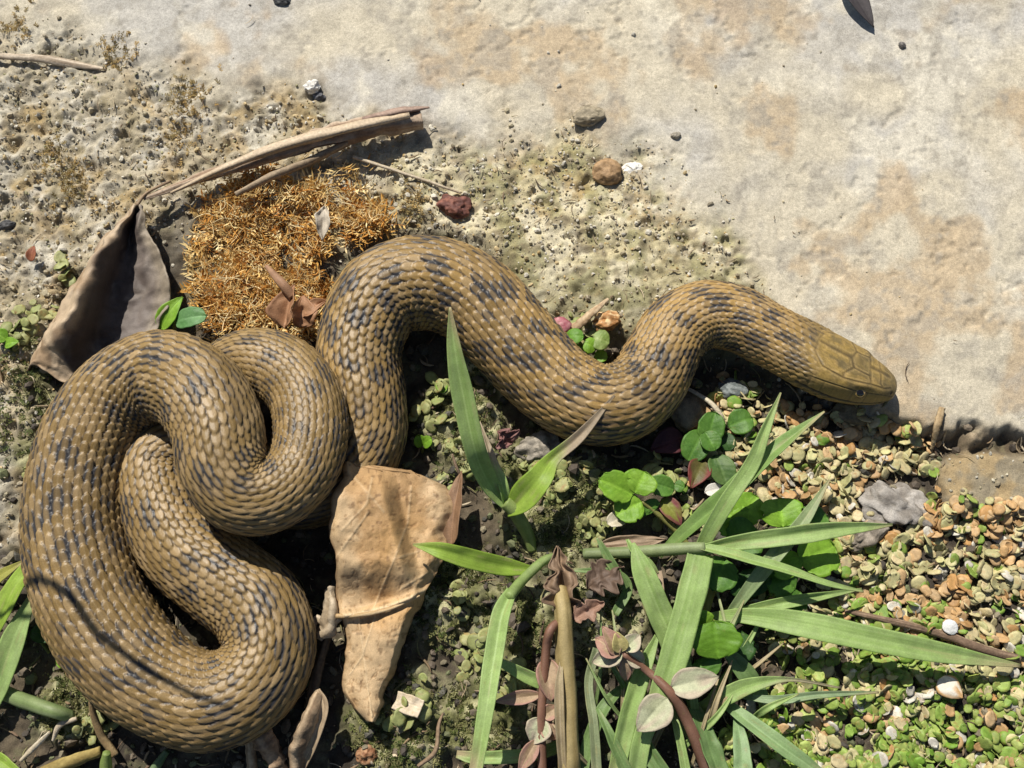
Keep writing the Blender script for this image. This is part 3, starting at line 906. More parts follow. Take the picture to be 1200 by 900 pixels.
def curled_leaf():
    # rows run from the top tip to the bottom-left tip; columns from the rolled left rim over the hollow to the right rim
    rows = [  # (x, y, z) for: outer rim edge, rim crest, inner wall, hollow, right rise, right rim
        [(156, 241, 38), (158, 239, 46), (161, 240, 43), (163, 241, 36), (165, 242, 42), (167, 243, 40)],
        [(130, 270, 26), (137, 262, 56), (146, 261, 52), (153, 268, 14), (161, 262, 44), (173, 266, 40)],
        [(106, 302, 22), (116, 292, 70), (128, 297, 58), (140, 312, 4), (160, 302, 14), (186, 300, 44)],
        [(80, 344, 18), (97, 326, 80), (113, 332, 62), (128, 350, 4), (164, 338, 6), (200, 330, 38)],
        [(58, 382, 16), (81, 358, 84), (102, 368, 62), (120, 388, 2), (168, 370, 4), (197, 356, 28)],
        [(42, 410, 14), (63, 388, 72), (88, 402, 52), (108, 418, 2), (156, 398, 6), (184, 386, 14)],
        [(34, 428, 12), (48, 414, 44), (72, 428, 34), (96, 444, 4), (130, 428, 8), (170, 412, 12)],
        [(28, 434, 12), (37, 431, 20), (56, 436, 16), (76, 448, 6), (100, 448, 6), (130, 432, 6)]]
    Rw = A(rows, float)
    Rw[1:, 2:, 2] = np.maximum(Rw[1:, 2:, 2], 22) + 4
    n, m = 110, 90
    mid = np.stack([curve(at(Rw[:, k, 0], Rw[:, k, 1], Rw[:, k, 2]), n) for k in range(6)], 1)
    G = np.stack([curve(mid[i], m) for i in range(n)], 0)
    V_, U_ = np.meshgrid(np.linspace(0, 1, n), np.linspace(0, 1, m), indexing='ij')
    G[..., 2] += 4.5 * fbm(G[..., 0] / 22, G[..., 1] / 22, oct=4, seed=81) + 1.5 * vnoise(V_ * 30, U_ * 8, seed=82)
    G[..., 0] += 2.5 * vnoise(V_ * 14, U_ * 6, seed=88)
    G[..., 1] += 2.5 * vnoise(V_ * 14, U_ * 6, seed=89)
    inner = mixc(A((0.075, 0.055, 0.045)), A((0.17, 0.14, 0.12)), smooth(0.55, 0.95, U_ + 0.15 * vnoise(V_ * 7, U_ * 7, seed=83)))  # dark brown face, also darkened for the shade inside the curl
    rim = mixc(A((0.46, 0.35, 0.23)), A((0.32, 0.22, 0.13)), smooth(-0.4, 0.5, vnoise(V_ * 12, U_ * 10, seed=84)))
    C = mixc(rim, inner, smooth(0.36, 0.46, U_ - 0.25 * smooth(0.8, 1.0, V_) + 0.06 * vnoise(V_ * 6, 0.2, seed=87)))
    C = mixc(C, A((0.33, 0.27, 0.19)), smooth(0.86, 0.97, U_) * 0.8)
    C = mixc(C, A((0.26, 0.22, 0.18)), smooth(0.35, 0.8, fbm(V_ * 9, U_ * 9, oct=3, seed=85)) * 0.35)
    V, F, CC = shell(G, sheet_normals(G), 1.6, C)
    t = Thing('dead_leaf', 'dark brown curled dead leaf with hollow middle and rolled tan rim', 'leaf', A([V[:, 0].mean(), V[:, 1].mean(), 0]))
    t.part('leaf_blade', V, F, M_dry, CC)
    P = at(A([160, 172, 200]), A([241, 226, 212]), A([42, 40, 34]))
    V, F, CC = tube(P, [2.5, 2, 1.6], 20, 8, 86, colr=((0.22, 0.14, 0.08), (0.35, 0.25, 0.15)))
    t.part('leaf_stalk', V, F, M_dry, CC)


curled_leaf()

# small reddish-brown crumpled leaf on the orange moss
t = Thing('dead_leaf', 'small crumpled reddish brown dead leaf lying on the orange moss', 'leaf', up(348, 362, 0))
for i, (b, tp, w, cu, rl) in enumerate([((334, 385, 36), (346, 334, 50), 15, 0.9, 20), ((350, 384, 40), (356, 346, 52), 15, 0.7, -30), ((352, 372, 40), (384, 352, 48), 9, 0.7, 10)]):
    V, F, CC = leaf(at(*b), at(*tp), w, 'ovate', cup=cu, arch=0.12, c0=(0.26, 0.125, 0.06), c1=(0.40, 0.22, 0.115), roll=rl, seed=90 + i, ruff=0.22)
    t.part('leaf_lobe', V, F, M_dry, CC)
V, F, CC = tube(at(A([343, 330, 312]), A([348, 332, 312]), A([52, 58, 50])), [5, 5.5, 2.5], 30, 10, 94, colr=((0.28, 0.15, 0.08), (0.40, 0.24, 0.14)))
t.part('rolled_tip', V, F, M_dry, CC)

# ------------------------------------------------------------------ sticks and straws
def stick(name, label, cat, pts, R, colr, seed, k=14, nseg=80, squash=1.0, extra=None, rough=0.12, ridges=0.14, group=None, mt=None):
    group = group or {'twig': 'dead twigs', 'straw': 'bits of straw', 'stem': 'dry stems below the coil'}.get(cat)
    P = A([up(x, y, z) for (x, y, z) in pts])
    V, F, C = tube(P, R, nseg, k, seed, rough=rough, ridges=ridges, colr=colr, squash=squash)
    if extra is None:
        return solo(name, V, F, mt or M_wood, C, label, cat, group)
    t = Thing(name, label, cat, A([V[:, 0].mean(), V[:, 1].mean(), V[:, 2].min()]), group)
    t.part('stem', V, F, mt or M_wood, C)
    for (nm, pts2, R2, col2) in extra:
        V, F, C = tube(A([up(x, y, z) for (x, y, z) in pts2]), R2, 50, 10, seed + 9, rough=rough, ridges=ridges, colr=col2)
        t.part(nm, V, F, mt or M_wood, C)
    return t


stick('twig', 'split grey brown dead twig with a broken thick end on the rock edge', 'twig',
      [(168, 233, 26), (215, 216, 26), (290, 190, 28), (360, 166, 28), (430, 150, 24), (494, 139, 18)], [2, 5, 9, 11.5, 14, 12],
      ((0.22, 0.14, 0.085), (0.46, 0.36, 0.26)), 101, k=20, nseg=130, squash=0.75, rough=0.2, ridges=0.3,
      extra=[('splinter', [(425, 140, 34), (470, 131, 30), (503, 126, 22)], [3, 4.5, 1.2], ((0.20, 0.13, 0.10), (0.36, 0.26, 0.2))),
             ('split_strip', [(200, 226, 30), (300, 182, 38), (400, 153, 38), (480, 135, 32)], [1.5, 5, 6, 3], ((0.36, 0.27, 0.17), (0.52, 0.42, 0.30)))])
stick('twig', 'thin dark dead stem lying below the split twig on the moss', 'twig', [(276, 228, 26), (320, 206, 26), (360, 190, 22), (410, 166, 16)], [3, 5, 5, 4],
      ((0.17, 0.12, 0.075), (0.30, 0.23, 0.15)), 103)
stick('twig', 'pale weathered twig lying by itself on the grey crust', 'twig', [(-30, 66, 6), (0, 66, 6), (50, 69, 7), (90, 76, 6), (124, 81, 4)], [4, 4, 5.5, 5, 1.5],
      ((0.30, 0.23, 0.16), (0.58, 0.49, 0.37)), 104, squash=0.7)
stick('straw', 'thin pale straw sticking out below the broken twig end', 'straw', [(414, 184, 10), (470, 202, 7), (540, 226, 5)], [2.6, 2.3, 1.4],
      ((0.34, 0.27, 0.18), (0.50, 0.42, 0.30)), 105, k=8)
stick('straw', 'short brown straw beside the pink bud and small round leaves', 'straw', [(672, 386, 12), (690, 370, 16), (713, 350, 14)], [6, 5, 1.5],
      ((0.30, 0.20, 0.11), (0.50, 0.38, 0.24)), 106, k=10, squash=0.45)
stick('twig', 'thin brown twig lying across the duckweed under a long blade', 'twig', [(990, 716, 12), (1040, 727, 14), (1100, 742, 14), (1150, 760, 13), (1195, 772, 11)], [2.5, 3.4, 4.2, 4.6, 4.0],
      ((0.13, 0.085, 0.055), (0.30, 0.21, 0.14)), 107)
stick('straw', 'tan straw stub at the rock step edge above the duckweed', 'straw', [(1104, 478, 6), (1098, 500, 8), (1092, 526, 6)], [4, 3.6, 2], ((0.30, 0.21, 0.11), (0.44, 0.33, 0.19)), 108, k=10)

# dry stems below the coil
stick('dry_stem', 'thin upright dry grass stem below the coiled snake', 'stem', [(296, 910, 18), (293, 870, 40), (287, 826, 62)], [5, 4.5, 1.5], ((0.24, 0.16, 0.09), (0.46, 0.36, 0.23)), 110)
stick('dry_stem', 'brown budded dead stem between two dry stems below the coil', 'stem', [(332, 915, 18), (320, 885, 36), (306, 860, 48), (298, 842, 50)], [8, 9, 12, 6], ((0.15, 0.095, 0.055), (0.32, 0.225, 0.14)), 111, rough=0.25)
t = Thing('dry_stem', 'curled split dry leaf sheath standing under the tan leaf', 'stem', up(350, 890, 0))
V, F, C = tube(A([up(345, 915, 15), up(348, 880, 34), up(360, 845, 52), up(374, 812, 60)]), [6, 9, 8, 4], 60, 12, 112, rough=0.25, ridges=0.35, colr=((0.18, 0.12, 0.07), (0.44, 0.33, 0.21)))
t.part('sheath', V, F, M_wood, C)
V, F, C = blade(A([up(352, 905, 18), up(366, 870, 40), up(378, 830, 56), up(372, 808, 62)]), [3, 6, 6, 2], fold=0.7, c0=(0.22, 0.15, 0.09), c1=(0.46, 0.35, 0.22), seed=113)
t.part('sheath_flap', V, F, M_dry, C)
stick('dry_stem', 'dark stalk rising from the soil between coil and tan leaf', 'stem', [(362, 830, 8), (374, 780, 16), (384, 745, 26)], [6, 5, 4], ((0.10, 0.065, 0.04), (0.2, 0.14, 0.085)), 114)
t = Thing('root_clump', 'pale crusty rootlet clump hugging the left edge of the tan leaf', 'root', up(388, 720, 0))
V, F, C = tube(A([at(386, 690, 44), at(389, 715, 50), at(384, 735, 46), at(372, 745, 36)]), [5, 8, 9, 4], 40, 14, 115, rough=0.5, ridges=0.3, colr=((0.25, 0.19, 0.12), (0.48, 0.40, 0.29)))
t.part('root', V, F, M_wood, C)
V, F, C = tube(A([at(384, 738, 42), at(372, 724, 40), at(368, 738, 38), at(378, 750, 32)]), [4, 3.5, 3, 2], 30, 10, 116, rough=0.4, colr=((0.28, 0.21, 0.13), (0.5, 0.41, 0.3)))
t.part('root_loop', V, F, M_wood, C)

for i, (lb, pts, R, cc) in enumerate([
    ('bleached straw on dark soil at the left below the coil', [(24, 892, 12), (40, 876, 14), (58, 858, 12)], [2, 3, 1.5], ((0.36, 0.3, 0.2), (0.56, 0.49, 0.37))),
    ('short curved pale straw close under the coil', [(62, 868, 12), (70, 850, 20), (90, 842, 18)], [1.5, 3, 2], ((0.36, 0.29, 0.2), (0.52, 0.44, 0.32))),
    ('brown thin stem leaning against the lower coil', [(135, 885, 12), (118, 860, 24), (108, 830, 34), (107, 806, 42)], [4.5, 4, 3, 1.5], ((0.20, 0.13, 0.06), (0.36, 0.26, 0.13))),
    ('olive dead stem lying flat beneath the coil bottom', [(50, 905, 10), (85, 892, 14), (118, 880, 14)], [6, 7, 5], ((0.22, 0.16, 0.05), (0.36, 0.28, 0.1))),
    ('fine dry root curving over the green moss cushions', [(490, 898, 12), (510, 880, 20), (514, 850, 18), (519, 836, 12)], [2.2, 2.5, 2, 1.2], ((0.18, 0.12, 0.07), (0.32, 0.23, 0.15))),
    ('thin brown fibre hanging beside the pale grass blade', [(544, 566, 10), (536, 550, 14), (530, 532, 12)], [1.6, 1.8, 1.2], ((0.14, 0.1, 0.06), (0.26, 0.18, 0.12))),
    ('pale curved straw under the second snake bend', [(800, 452, 12), (830, 470, 22), (844, 486, 20), (849, 500, 14)], [2, 2.6, 3, 1.2], ((0.4, 0.34, 0.22), (0.6, 0.54, 0.42)))]):
    stick('straw', lb, 'straw', pts, R, cc, 120 + i, k=9, nseg=40)

# ------------------------------------------------------------------ stones
BR = ((0.24, 0.145, 0.065), (0.38, 0.24, 0.12))
GR = ((0.20, 0.175, 0.13), (0.34, 0.30, 0.23))
WH = ((0.55, 0.52, 0.46), (0.78, 0.76, 0.70))
for i, (px, py, rx, ry, rz_, ang, cc, lb, am, fc) in enumerate([
    (712, 203, 19, 17, 14, 10, BR, 'round orange brown pebble on the rock', 0.14, 0),
    (689, 138, 20, 14, 12, -10, ((0.20, 0.165, 0.105), (0.36, 0.30, 0.20)), 'olive grey oval pebble above the orange brown one', 0.18, 0.5),
    (531, 243, 21, 17, 13, 30, ((0.10, 0.035, 0.025), (0.22, 0.085, 0.055)), 'dark red angular stone above the snake back', 0.32, 0.6),
    (366, 103, 11, 9, 8, 0, WH, 'small white stone chip near the broken twig', 0.3, 0.6),
    (374, 113, 8, 6, 5, 20, ((0.06, 0.06, 0.065), (0.14, 0.14, 0.15)), 'tiny dark stone touching the white chip', 0.25, 0.4),
    (711, 378, 15, 11, 11, 0, ((0.34, 0.16, 0.05), (0.60, 0.42, 0.22)), 'knobbly orange and cream stone beside the small round leaves', 0.45, 0),
    (331, 1, 12, 8, 7, 0, ((0.05, 0.05, 0.05), (0.12, 0.12, 0.115)), 'dark pebble on clean rock at the upper edge', 0.2, 0),
    (8, 266, 12, 6, 7, -15, ((0.03, 0.03, 0.03), (0.09, 0.085, 0.08)), 'black elongated pebble on the grey crust', 0.2, 0),
    (1050, 592, 36, 24, 13, 35, ((0.20, 0.175, 0.145), (0.36, 0.33, 0.29)), 'rough grey stone lying in the duckweed', 0.5, 0.9),
    (1012, 630, 26, 14, 14, -30, ((0.14, 0.115, 0.085), (0.26, 0.22, 0.17)), 'brownish stone leaning on the rough grey stone', 0.3, 0.5),
    (1000, 486, 24, 14, 10, 10, ((0.16, 0.13, 0.075), (0.27, 0.22, 0.13)), 'flat brown pebble under the snake head', 0.15, 0),
    (806, 484, 22, 26, 14, 0, ((0.16, 0.125, 0.075), (0.26, 0.21, 0.13)), 'rounded tan pebble in the shade below the snake bend', 0.15, 0),
    (858, 458, 18, 13, 11, 20, ((0.09, 0.105, 0.10), (0.2, 0.22, 0.21)), 'bluish grey pebble under the snake neck', 0.2, 0),
    (632, 528, 24, 20, 15, 0, ((0.16, 0.14, 0.11), (0.32, 0.28, 0.22)), 'grey stone between grass seedling and snake belly', 0.3, 0.5),
    (740, 198, 13, 9, 3, -20, WH, 'thin white flake beside the orange brown pebble', 0.35, 0.6),
    (430, 884, 11, 10, 9, 0, ((0.20, 0.085, 0.035), (0.36, 0.2, 0.1)), 'small rusty stone on the moss below the tan leaf', 0.3, 0),
    (1057, 54, 5, 5, 4, 0, ((0.10, 0.09, 0.08), (0.2, 0.18, 0.16)), 'tiny dark pebble alone on the bare rock', 0.2, 0),
    (792, 160, 7, 5, 4, 0, GR, 'tiny grey pebble right of the olive oval pebble', 0.25, 0.4),
    (592, 712, 15, 11, 11, 0, ((0.30, 0.27, 0.15), (0.42, 0.39, 0.24)), 'khaki rounded stone on the moss beside a falling grass blade', 0.2, 0)]):
    V, F, C = stone(px, py, rx, ry, rz_, ang, 200 + i, am, cc, facet=fc)
    solo('stone' if rx > 22 else 'pebble', V, F, M_stone, C, lb, 'stone' if rx > 22 else 'pebble', 'loose stones and pebbles')

# ------------------------------------------------------------------ loose grit and crumbs (uncountable)
def scatter(n, box, dens, seed):
    rg = np.random.default_rng(seed)
    out = np.zeros((0, 2))
    while len(out) < n:
        p = rg.random((n * 3, 2)) * A([box[2] - box[0], box[3] - box[1]]) + A([box[0], box[1]])
        k = rg.random(len(p)) < dens(p[:, 0], p[:, 1])
        out = np.vstack([out, p[k]])
    return out[:n], rg


def rand_rot(rg, n, tilt=1.0):
    q = rg.normal(size=(n, 4))
    q[:, 1:3] *= tilt
    q /= np.linalg.norm(q, axis=1, keepdims=True)
    w, x, y, z = q.T
    return np.stack([np.stack([1 - 2 * (y * y + z * z), 2 * (x * y - z * w), 2 * (x * z + y * w)], -1),
                     np.stack([2 * (x * y + z * w), 1 - 2 * (x * x + z * z), 2 * (y * z - x * w)], -1),
                     np.stack([2 * (x * z - y * w), 2 * (y * z + x * w), 1 - 2 * (x * x + y * y)], -1)], 1)


def grit(name, n, box, dens, size, pal, seed, label, cat, flat=0.7):
    p, rg = scatter(n, box, dens, seed)
    g = gz(p[:, 0], p[:, 1])
    s_ = size[0] + (size[1] - size[0]) * rg.random(n) ** 3
    R = rand_rot(rg, n)
    sc = s_[:, None] * (0.6 + 0.7 * rg.random((n, 3))) * A([1, 1, flat])
    loc = ICO_V[None] * sc[:, None, :] * (1 + 0.3 * (rg.random((n, 12, 1)) - 0.5))
    V = np.einsum('nij,nkj->nki', R, loc) + g[:, None] + A([0, 0, 1.0]) * (s_ * 0.25)[:, None, None]
    F = (ICO_F[None] + (np.arange(n) * 12)[:, None, None]).reshape(-1, 3)
    pal = A(pal)
    c = pal[rg.integers(0, len(pal), n)] * (0.75 + 0.5 * rg.random((n, 1)))
    C = np.repeat(c[:, None], 12, 1).reshape(-1, 3)
    solo(name, V.reshape(-1, 3), [F], M_grit, C, label, cat, kind='stuff', sm=False)


def d_crust(px, py):
    sl, st, al, cr, mo = zones(px, py)
    return (1 - sl) * (cr * 0.9 + al * 0.5) + sl * 0.004 + st * 0.4


def d_soil(px, py):
    sl, st, al, cr, mo = zones(px, py)
    return np.clip(1 - sl - st - al - cr, 0, 1) * 0.8 + 0.05 * cr * (1 - sl)


grit('grit', 4200, (-60, -20, 1260, 640), d_crust, (0.7, 4.2), [(0.42, 0.38, 0.28), (0.36, 0.31, 0.2), (0.5, 0.46, 0.37), (0.40, 0.37, 0.3), (0.30, 0.25, 0.16), (0.34, 0.29, 0.2), (0.44, 0.34, 0.18)], 301,
     'loose pale grit and crumbs strewn over crust and rock edge', 'grit')
grit('crust_grains', 7500, (-60, -20, 1000, 480), d_crust, (0.5, 2.4), [(0.46, 0.42, 0.32), (0.34, 0.28, 0.17), (0.56, 0.52, 0.44), (0.22, 0.18, 0.12), (0.42, 0.30, 0.13), (0.30, 0.28, 0.15)], 303,
     'fine sandy grains scattered over the pale crust behind the snake', 'grit')
grit('soil_crumbs', 5200, (-60, 380, 1260, 930), d_soil, (1.4, 8.0), [(0.05, 0.04, 0.03), (0.09, 0.07, 0.05), (0.14, 0.11, 0.075), (0.07, 0.065, 0.05), (0.2, 0.17, 0.11), (0.12, 0.13, 0.06)], 302,
     'dark crumbly soil with small bits between the plants', 'soil')

def fibres(name, n, box, dens, length, width, pal, seed, label, cat, zr=(1.2, 4.2), bend=1.6, mt=None):
    p, rg = scatter(n, box, dens, seed)
    g = gz(p[:, 0], p[:, 1])
    az = rg.random(n) * 2 * np.pi
    L_ = length[0] + (length[1] - length[0]) * rg.random(n) ** 2
    bd = (rg.random(n) - 0.5) * bend
    k = 6
    f = np.linspace(-0.5, 0.5, k)
    d = np.stack([np.cos(az), np.sin(az), (rg.random(n) - 0.5) * 0.5], -1)
    sd = np.stack([-np.sin(az), np.cos(az), np.zeros(n)], -1)
    cen = g[:, None] + d[:, None] * (L_[:, None] * f)[..., None] + sd[:, None] * ((bd * L_)[:, None] * (f ** 2 - 0.1))[..., None]
    cen[..., 2] = np.maximum(cen[..., 2], ground_z(cen[..., 0], cen[..., 1]) + 0.8) + (zr[0] + (zr[1] - zr[0]) * rg.random(n))[:, None]
    w = (width[0] + (width[1] - width[0]) * rg.random(n) ** 2)[:, None] * (1 - 0.7 * np.abs(f[None] * 2) ** 3)
    th = np.linspace(0, 2 * np.pi, 4, endpoint=False) + 0.5
    V = cen[:, :, None] + sd[:, None, None] * (w[..., None] * np.cos(th))[..., None] + A([0, 0, 1.0]) * (w[..., None] * np.sin(th) * 0.6)[..., None]
    F = (grid_faces(k, 4, True)[None] + (np.arange(n) * k * 4)[:, None, None]).reshape(-1, 4)
    pal = A(pal)
    c = pal[rg.integers(0, len(pal), n)] * (0.6 + 0.7 * rg.random((n, 1)))
    solo(name, V.reshape(-1, 3), [F], mt or M_wood, np.repeat(c, k * 4, 0), label, cat, kind='stuff')


fibres('litter', 1300, (-40, 380, 1240, 930), lambda a_, b_: np.clip(d_soil(a_, b_) * (0.4 + 0.6 * (a_ > 800)) + 0.06, 0, 1), (5, 34), (0.5, 2.2), [(0.20, 0.14, 0.08), (0.34, 0.26, 0.16), (0.12, 0.08, 0.05), (0.46, 0.38, 0.26), (0.22, 0.2, 0.09)], 311,
       'fine dead stem bits and fibres strewn over the dark soil', 'litter')
fibres('litter', 420, (-40, -10, 1000, 470), lambda a_, b_: d_crust(a_, b_), (4, 20), (0.4, 1.2), [(0.26, 0.19, 0.11), (0.42, 0.34, 0.22), (0.16, 0.11, 0.07)], 312,
       'tiny straw fibres and rootlets lying on the pale crust', 'litter')

# ------------------------------------------------------------------ moss
def sprigs(name, n, box, dens, length, leafl, pal, seed, label, nl=11, lift=0.8, w=0.9, stemw=0.8):
    """many feathery moss shoots: a bent stem with small pointed leaves, one joined mass"""
    p, rg = scatter(n, box, dens, seed)
    g = gz(p[:, 0], p[:, 1])
    az = rg.random(n) * 2 * np.pi
    el = np.radians(15 + 55 * rg.random(n)) * lift
    L_ = length[0] + (length[1] - length[0]) * rg.random(n)
    d = np.stack([np.cos(az) * np.cos(el), np.sin(az) * np.cos(el), np.sin(el)], -1)
    side = np.stack([-np.sin(az), np.cos(az), np.zeros(n)], -1)
    upv = np.cross(d, side) * -1
    bend = (rg.random(n) - 0.3) * 0.8
    f = np.linspace(0.05, 1.0, nl)
    cen = g[:, None] + d[:, None] * (L_[:, None] * f)[..., None] + (side * bend[:, None])[:, None] * (L_[:, None] * f ** 2 * 0.5)[..., None] - A([0, 0, 1.0]) * (L_[:, None] * f ** 2 * 0.25)[..., None]
    ll = leafl[0] + (leafl[1] - leafl[0]) * rg.random((n, nl))
    ang = (np.arange(nl) % 2 * 2 - 1)[None] * (0.5 + 0.7 * rg.random((n, nl)))
    tw = (rg.random((n, nl)) - 0.3) * 1.2
    ld = d[:, None] * np.cos(ang)[..., None] + side[:, None] * np.sin(ang)[..., None] + upv[:, None] * np.sin(tw)[..., None] * -0.7
    ld /= np.linalg.norm(ld, axis=-1, keepdims=True)
    ls = np.cross(ld, upv[:, None] + 0.5 * (rg.random((n, nl, 3)) - 0.5))
    ls /= np.linalg.norm(ls, axis=-1, keepdims=True) + 1e-9
    a0 = cen
    a1 = cen + ld * (ll * 0.4)[..., None] + ls * w
    a2 = cen + ld * ll[..., None]
    a3 = cen + ld * (ll * 0.4)[..., None] - ls * w
    V = np.stack([a0, a1, a2, a3], 2).reshape(-1, 3)
    F = np.arange(n * nl * 4).reshape(-1, 4)
    pal = A(pal)
    c = pal[rg.integers(0, len(pal), n)][:, None] * (0.7 + 0.6 * rg.random((n, nl, 1)))
    C = np.repeat(c[:, :, None], 4, 2).reshape(-1, 3)
    # stems as thin square strips
    k = len(V)
    q0 = cen[:, :-1] + side[:, None] * stemw * 0.5
    q1 = cen[:, :-1] - side[:, None] * stemw * 0.5
    q2 = cen[:, 1:] - side[:, None] * stemw * 0.5
    q3 = cen[:, 1:] + side[:, None] * stemw * 0.5
    V2 = np.stack([q0, q1, q2, q3], 2).reshape(-1, 3)
    F2 = np.arange(len(V2)).reshape(-1, 4) + k
    C2 = np.repeat((pal[rg.integers(0, len(pal), n)] * 0.7)[:, None], (nl - 1) * 4, 1).reshape(-1, 3)
    solo(name, np.vstack([V, V2]), [F, F2], M_moss, np.vstack([C, C2]), label, 'moss', kind='stuff')


ORANGE = [(222, 285), (258, 240), (305, 218), (360, 205), (400, 182), (428, 205), (436, 236), (460, 246), (440, 268), (415, 290), (392, 320), (382, 360), (350, 398), (300, 408), (255, 402), (232, 385), (248, 350), (226, 330)]


def d_orange(px, py):
    return smooth(-6, 16, pdist(px, py, ORANGE) + 14 * vnoise(px / 22, py / 22, seed=41)) * (0.12 + 0.88 * smooth(-0.25, 0.3, fbm(px / 26, py / 26, oct=3, seed=42)))


sprigs('moss', 760, (200, 160, 480, 420), d_orange, (16, 40), (6, 14), [(0.62, 0.34, 0.08), (0.70, 0.48, 0.18), (0.48, 0.22, 0.04), (0.76, 0.62, 0.34), (0.64, 0.44, 0.16), (0.72, 0.56, 0.26), (0.42, 0.18, 0.04)], 401,
       'patch of dried orange feathery moss behind the snake coils', nl=12, w=1.35, stemw=1.2)


fibres('moss_strands', 1900, (200, 160, 480, 420), d_orange, (9, 34), (0.35, 0.85), [(0.66, 0.38, 0.10), (0.76, 0.54, 0.22), (0.52, 0.24, 0.05), (0.80, 0.66, 0.38), (0.70, 0.48, 0.18)], 404,
       'curly golden strands tangled through the orange moss', 'moss', zr=(4, 18), bend=3.6, mt=M_moss)


def d_gmoss(px, py):
    m_ = np.zeros(px.shape)
    for (x, y, r) in MOSSY:
        m_ = np.maximum(m_, smooth(1.1, 0.4, np.hypot(px - x, py - y) / r))
    return m_ * (0.2 + 0.8 * smooth(-0.2, 0.4, vnoise(px / 20, py / 20, seed=43)))


sprigs('moss', 2400, (-40, 380, 780, 930), d_gmoss, (4, 12), (2.5, 5), [(0.10, 0.12, 0.03), (0.17, 0.17, 0.06), (0.07, 0.10, 0.025), (0.24, 0.23, 0.10), (0.13, 0.12, 0.05)], 402,
       'low olive green moss cushions on the soil beside the leaf', nl=8, w=0.9, stemw=0.5)


def d_gold(px, py):
    return np.clip(sum(np.exp(-(((px - x) / r) ** 2 + ((py - y) / r) ** 2)) for (x, y, r) in ((85, 215, 22), (60, 185, 16), (220, 120, 22), (140, 60, 18), (210, 160, 16), (20, 30, 14), (470, 300, 18), (480, 240, 18))), 0, 1)


sprigs('moss', 520, (-20, 0, 520, 420), d_gold, (4, 12), (2.5, 5), [(0.34, 0.24, 0.09), (0.42, 0.28, 0.1), (0.26, 0.2, 0.08)], 403,
       'small golden brown moss tufts dotted over the grey crust', nl=7, w=0.8, stemw=0.5)

# ------------------------------------------------------------------ duckweed mat
def frond_mesh(seed, k=12):
    rg = np.random.default_rng(seed)
    th = np.linspace(0, 2 * np.pi, k, endpoint=False)
    e = 1 + 0.045 * rg.normal(size=k) + 0.14 * np.cos(2 * th + rg.random() * 6)
    cup = rg.uniform(-0.26, 0.14)
    V = [[0, 0, 0.13]]
    for f, z in ((0.62, 0.11), (0.97, 0.05 - cup), (0.94, -0.05 - cup)):
        V += [[math.cos(a) * f * e_, math.sin(a) * f * e_ * 0.88, z + 0.05 * rg.normal()] for a, e_ in zip(th, e)]
    V.append([0, 0, -0.06])
    V = A(V)
    F3, F4 = [], []
    for j in range(k):
        j2 = (j + 1) % k
        F3.append((0, 1 + j, 1 + j2))
        for b in (1, 1 + k):
            F4.append((b + j, b + k + j, b + k + j2, b + j2))
        F3.append((3 * k + 1, 1 + 2 * k + j2, 1 + 2 * k + j))
    return V, A(F3), A(F4)


WEED = [(845, 455), (905, 470), (985, 488), (1062, 505), (1092, 545), (1098, 600), (1200, 606), (1300, 606), (1300, 990), (830, 990), (850, 860), (905, 780), (880, 700), (940, 640), (930, 590), (860, 575), (820, 540), (830, 500)]
PATCH = [(505, 505, 26), (520, 470, 20), (690, 572, 28), (700, 610, 30), (75, 330, 26), (55, 370, 20), (670, 395, 18), (15, 400, 16), (530, 560, 20), (660, 600, 18), (540, 690, 20), (560, 770, 24), (480, 830, 20), (600, 800, 18), (520, 520, 24), (640, 570, 24), (720, 640, 20), (60, 720, 20), (40, 560, 18), (120, 860, 20), (780, 560, 26), (800, 600, 24)]


def d_weed(px, py):
    d = smooth(-14, 12, pdist(px, py, WEED) + 10 * vnoise(px / 25, py / 25, seed=51))
    hole = smooth(0.05, 0.5, fbm(px / 38, py / 38, oct=2, seed=52)) * 0.72
    hole = hole * (1 - 0.5 * smooth(640, 560, py))
    d = d * (1 - hole) * smooth(34, 46, np.hypot((px - 1046) / 1.1, py - 590))
    for (x, y, r) in PATCH:
        d = np.maximum(d, 0.75 * np.exp(-((px - x) ** 2 + (py - y) ** 2) / (0.6 * r * r)))
    return d


NW = 5100
wp, wr = scatter(NW, (-20, 300, 1290, 980), d_weed, 501)
# clump: fronds sit together in twos and threes
kk = NW // 3
for q_ in (1, 2):
    wp[kk * q_:kk * (q_ + 1)] = wp[:kk] + wr.normal(size=(kk, 2)) * 7.5
wg = gz(wp[:, 0], wp[:, 1])
wsz = 4.6 + 6.0 * wr.random(NW) ** 1.6
lay = wr.random(NW)
wg[:, 2] += 1.0 + lay ** 1.5 * 11
wtilt = np.radians(5 + 62 * wr.random(NW) ** 1.5)
waz = wr.random(NW) * 2 * np.pi
wspin = wr.random(NW) * 2 * np.pi
green = smooth(560, 800, wp[:, 1] - 0.35 * (wp[:, 0] - 900)) * 0.62 + 0.06
green = np.clip(green + 0.30 * vnoise(wp[:, 0] / 30, wp[:, 1] / 30, seed=53), 0.02, 0.9)
org = np.clip(0.12 + 0.75 * smooth(0.0, 0.6, vnoise(wp[:, 0] / 26, wp[:, 1] / 26, seed=54)), 0, 0.9)
cg = mixc(A((0.15, 0.28, 0.03)), A((0.36, 0.43, 0.11)), wr.random(NW))
ct = mixc(A((0.58, 0.48, 0.27)), A((0.46, 0.45, 0.20)), wr.random(NW))
co = mixc(A((0.47, 0.26, 0.09)), A((0.60, 0.42, 0.22)), wr.random(NW))
rg_ = wr.random(NW)
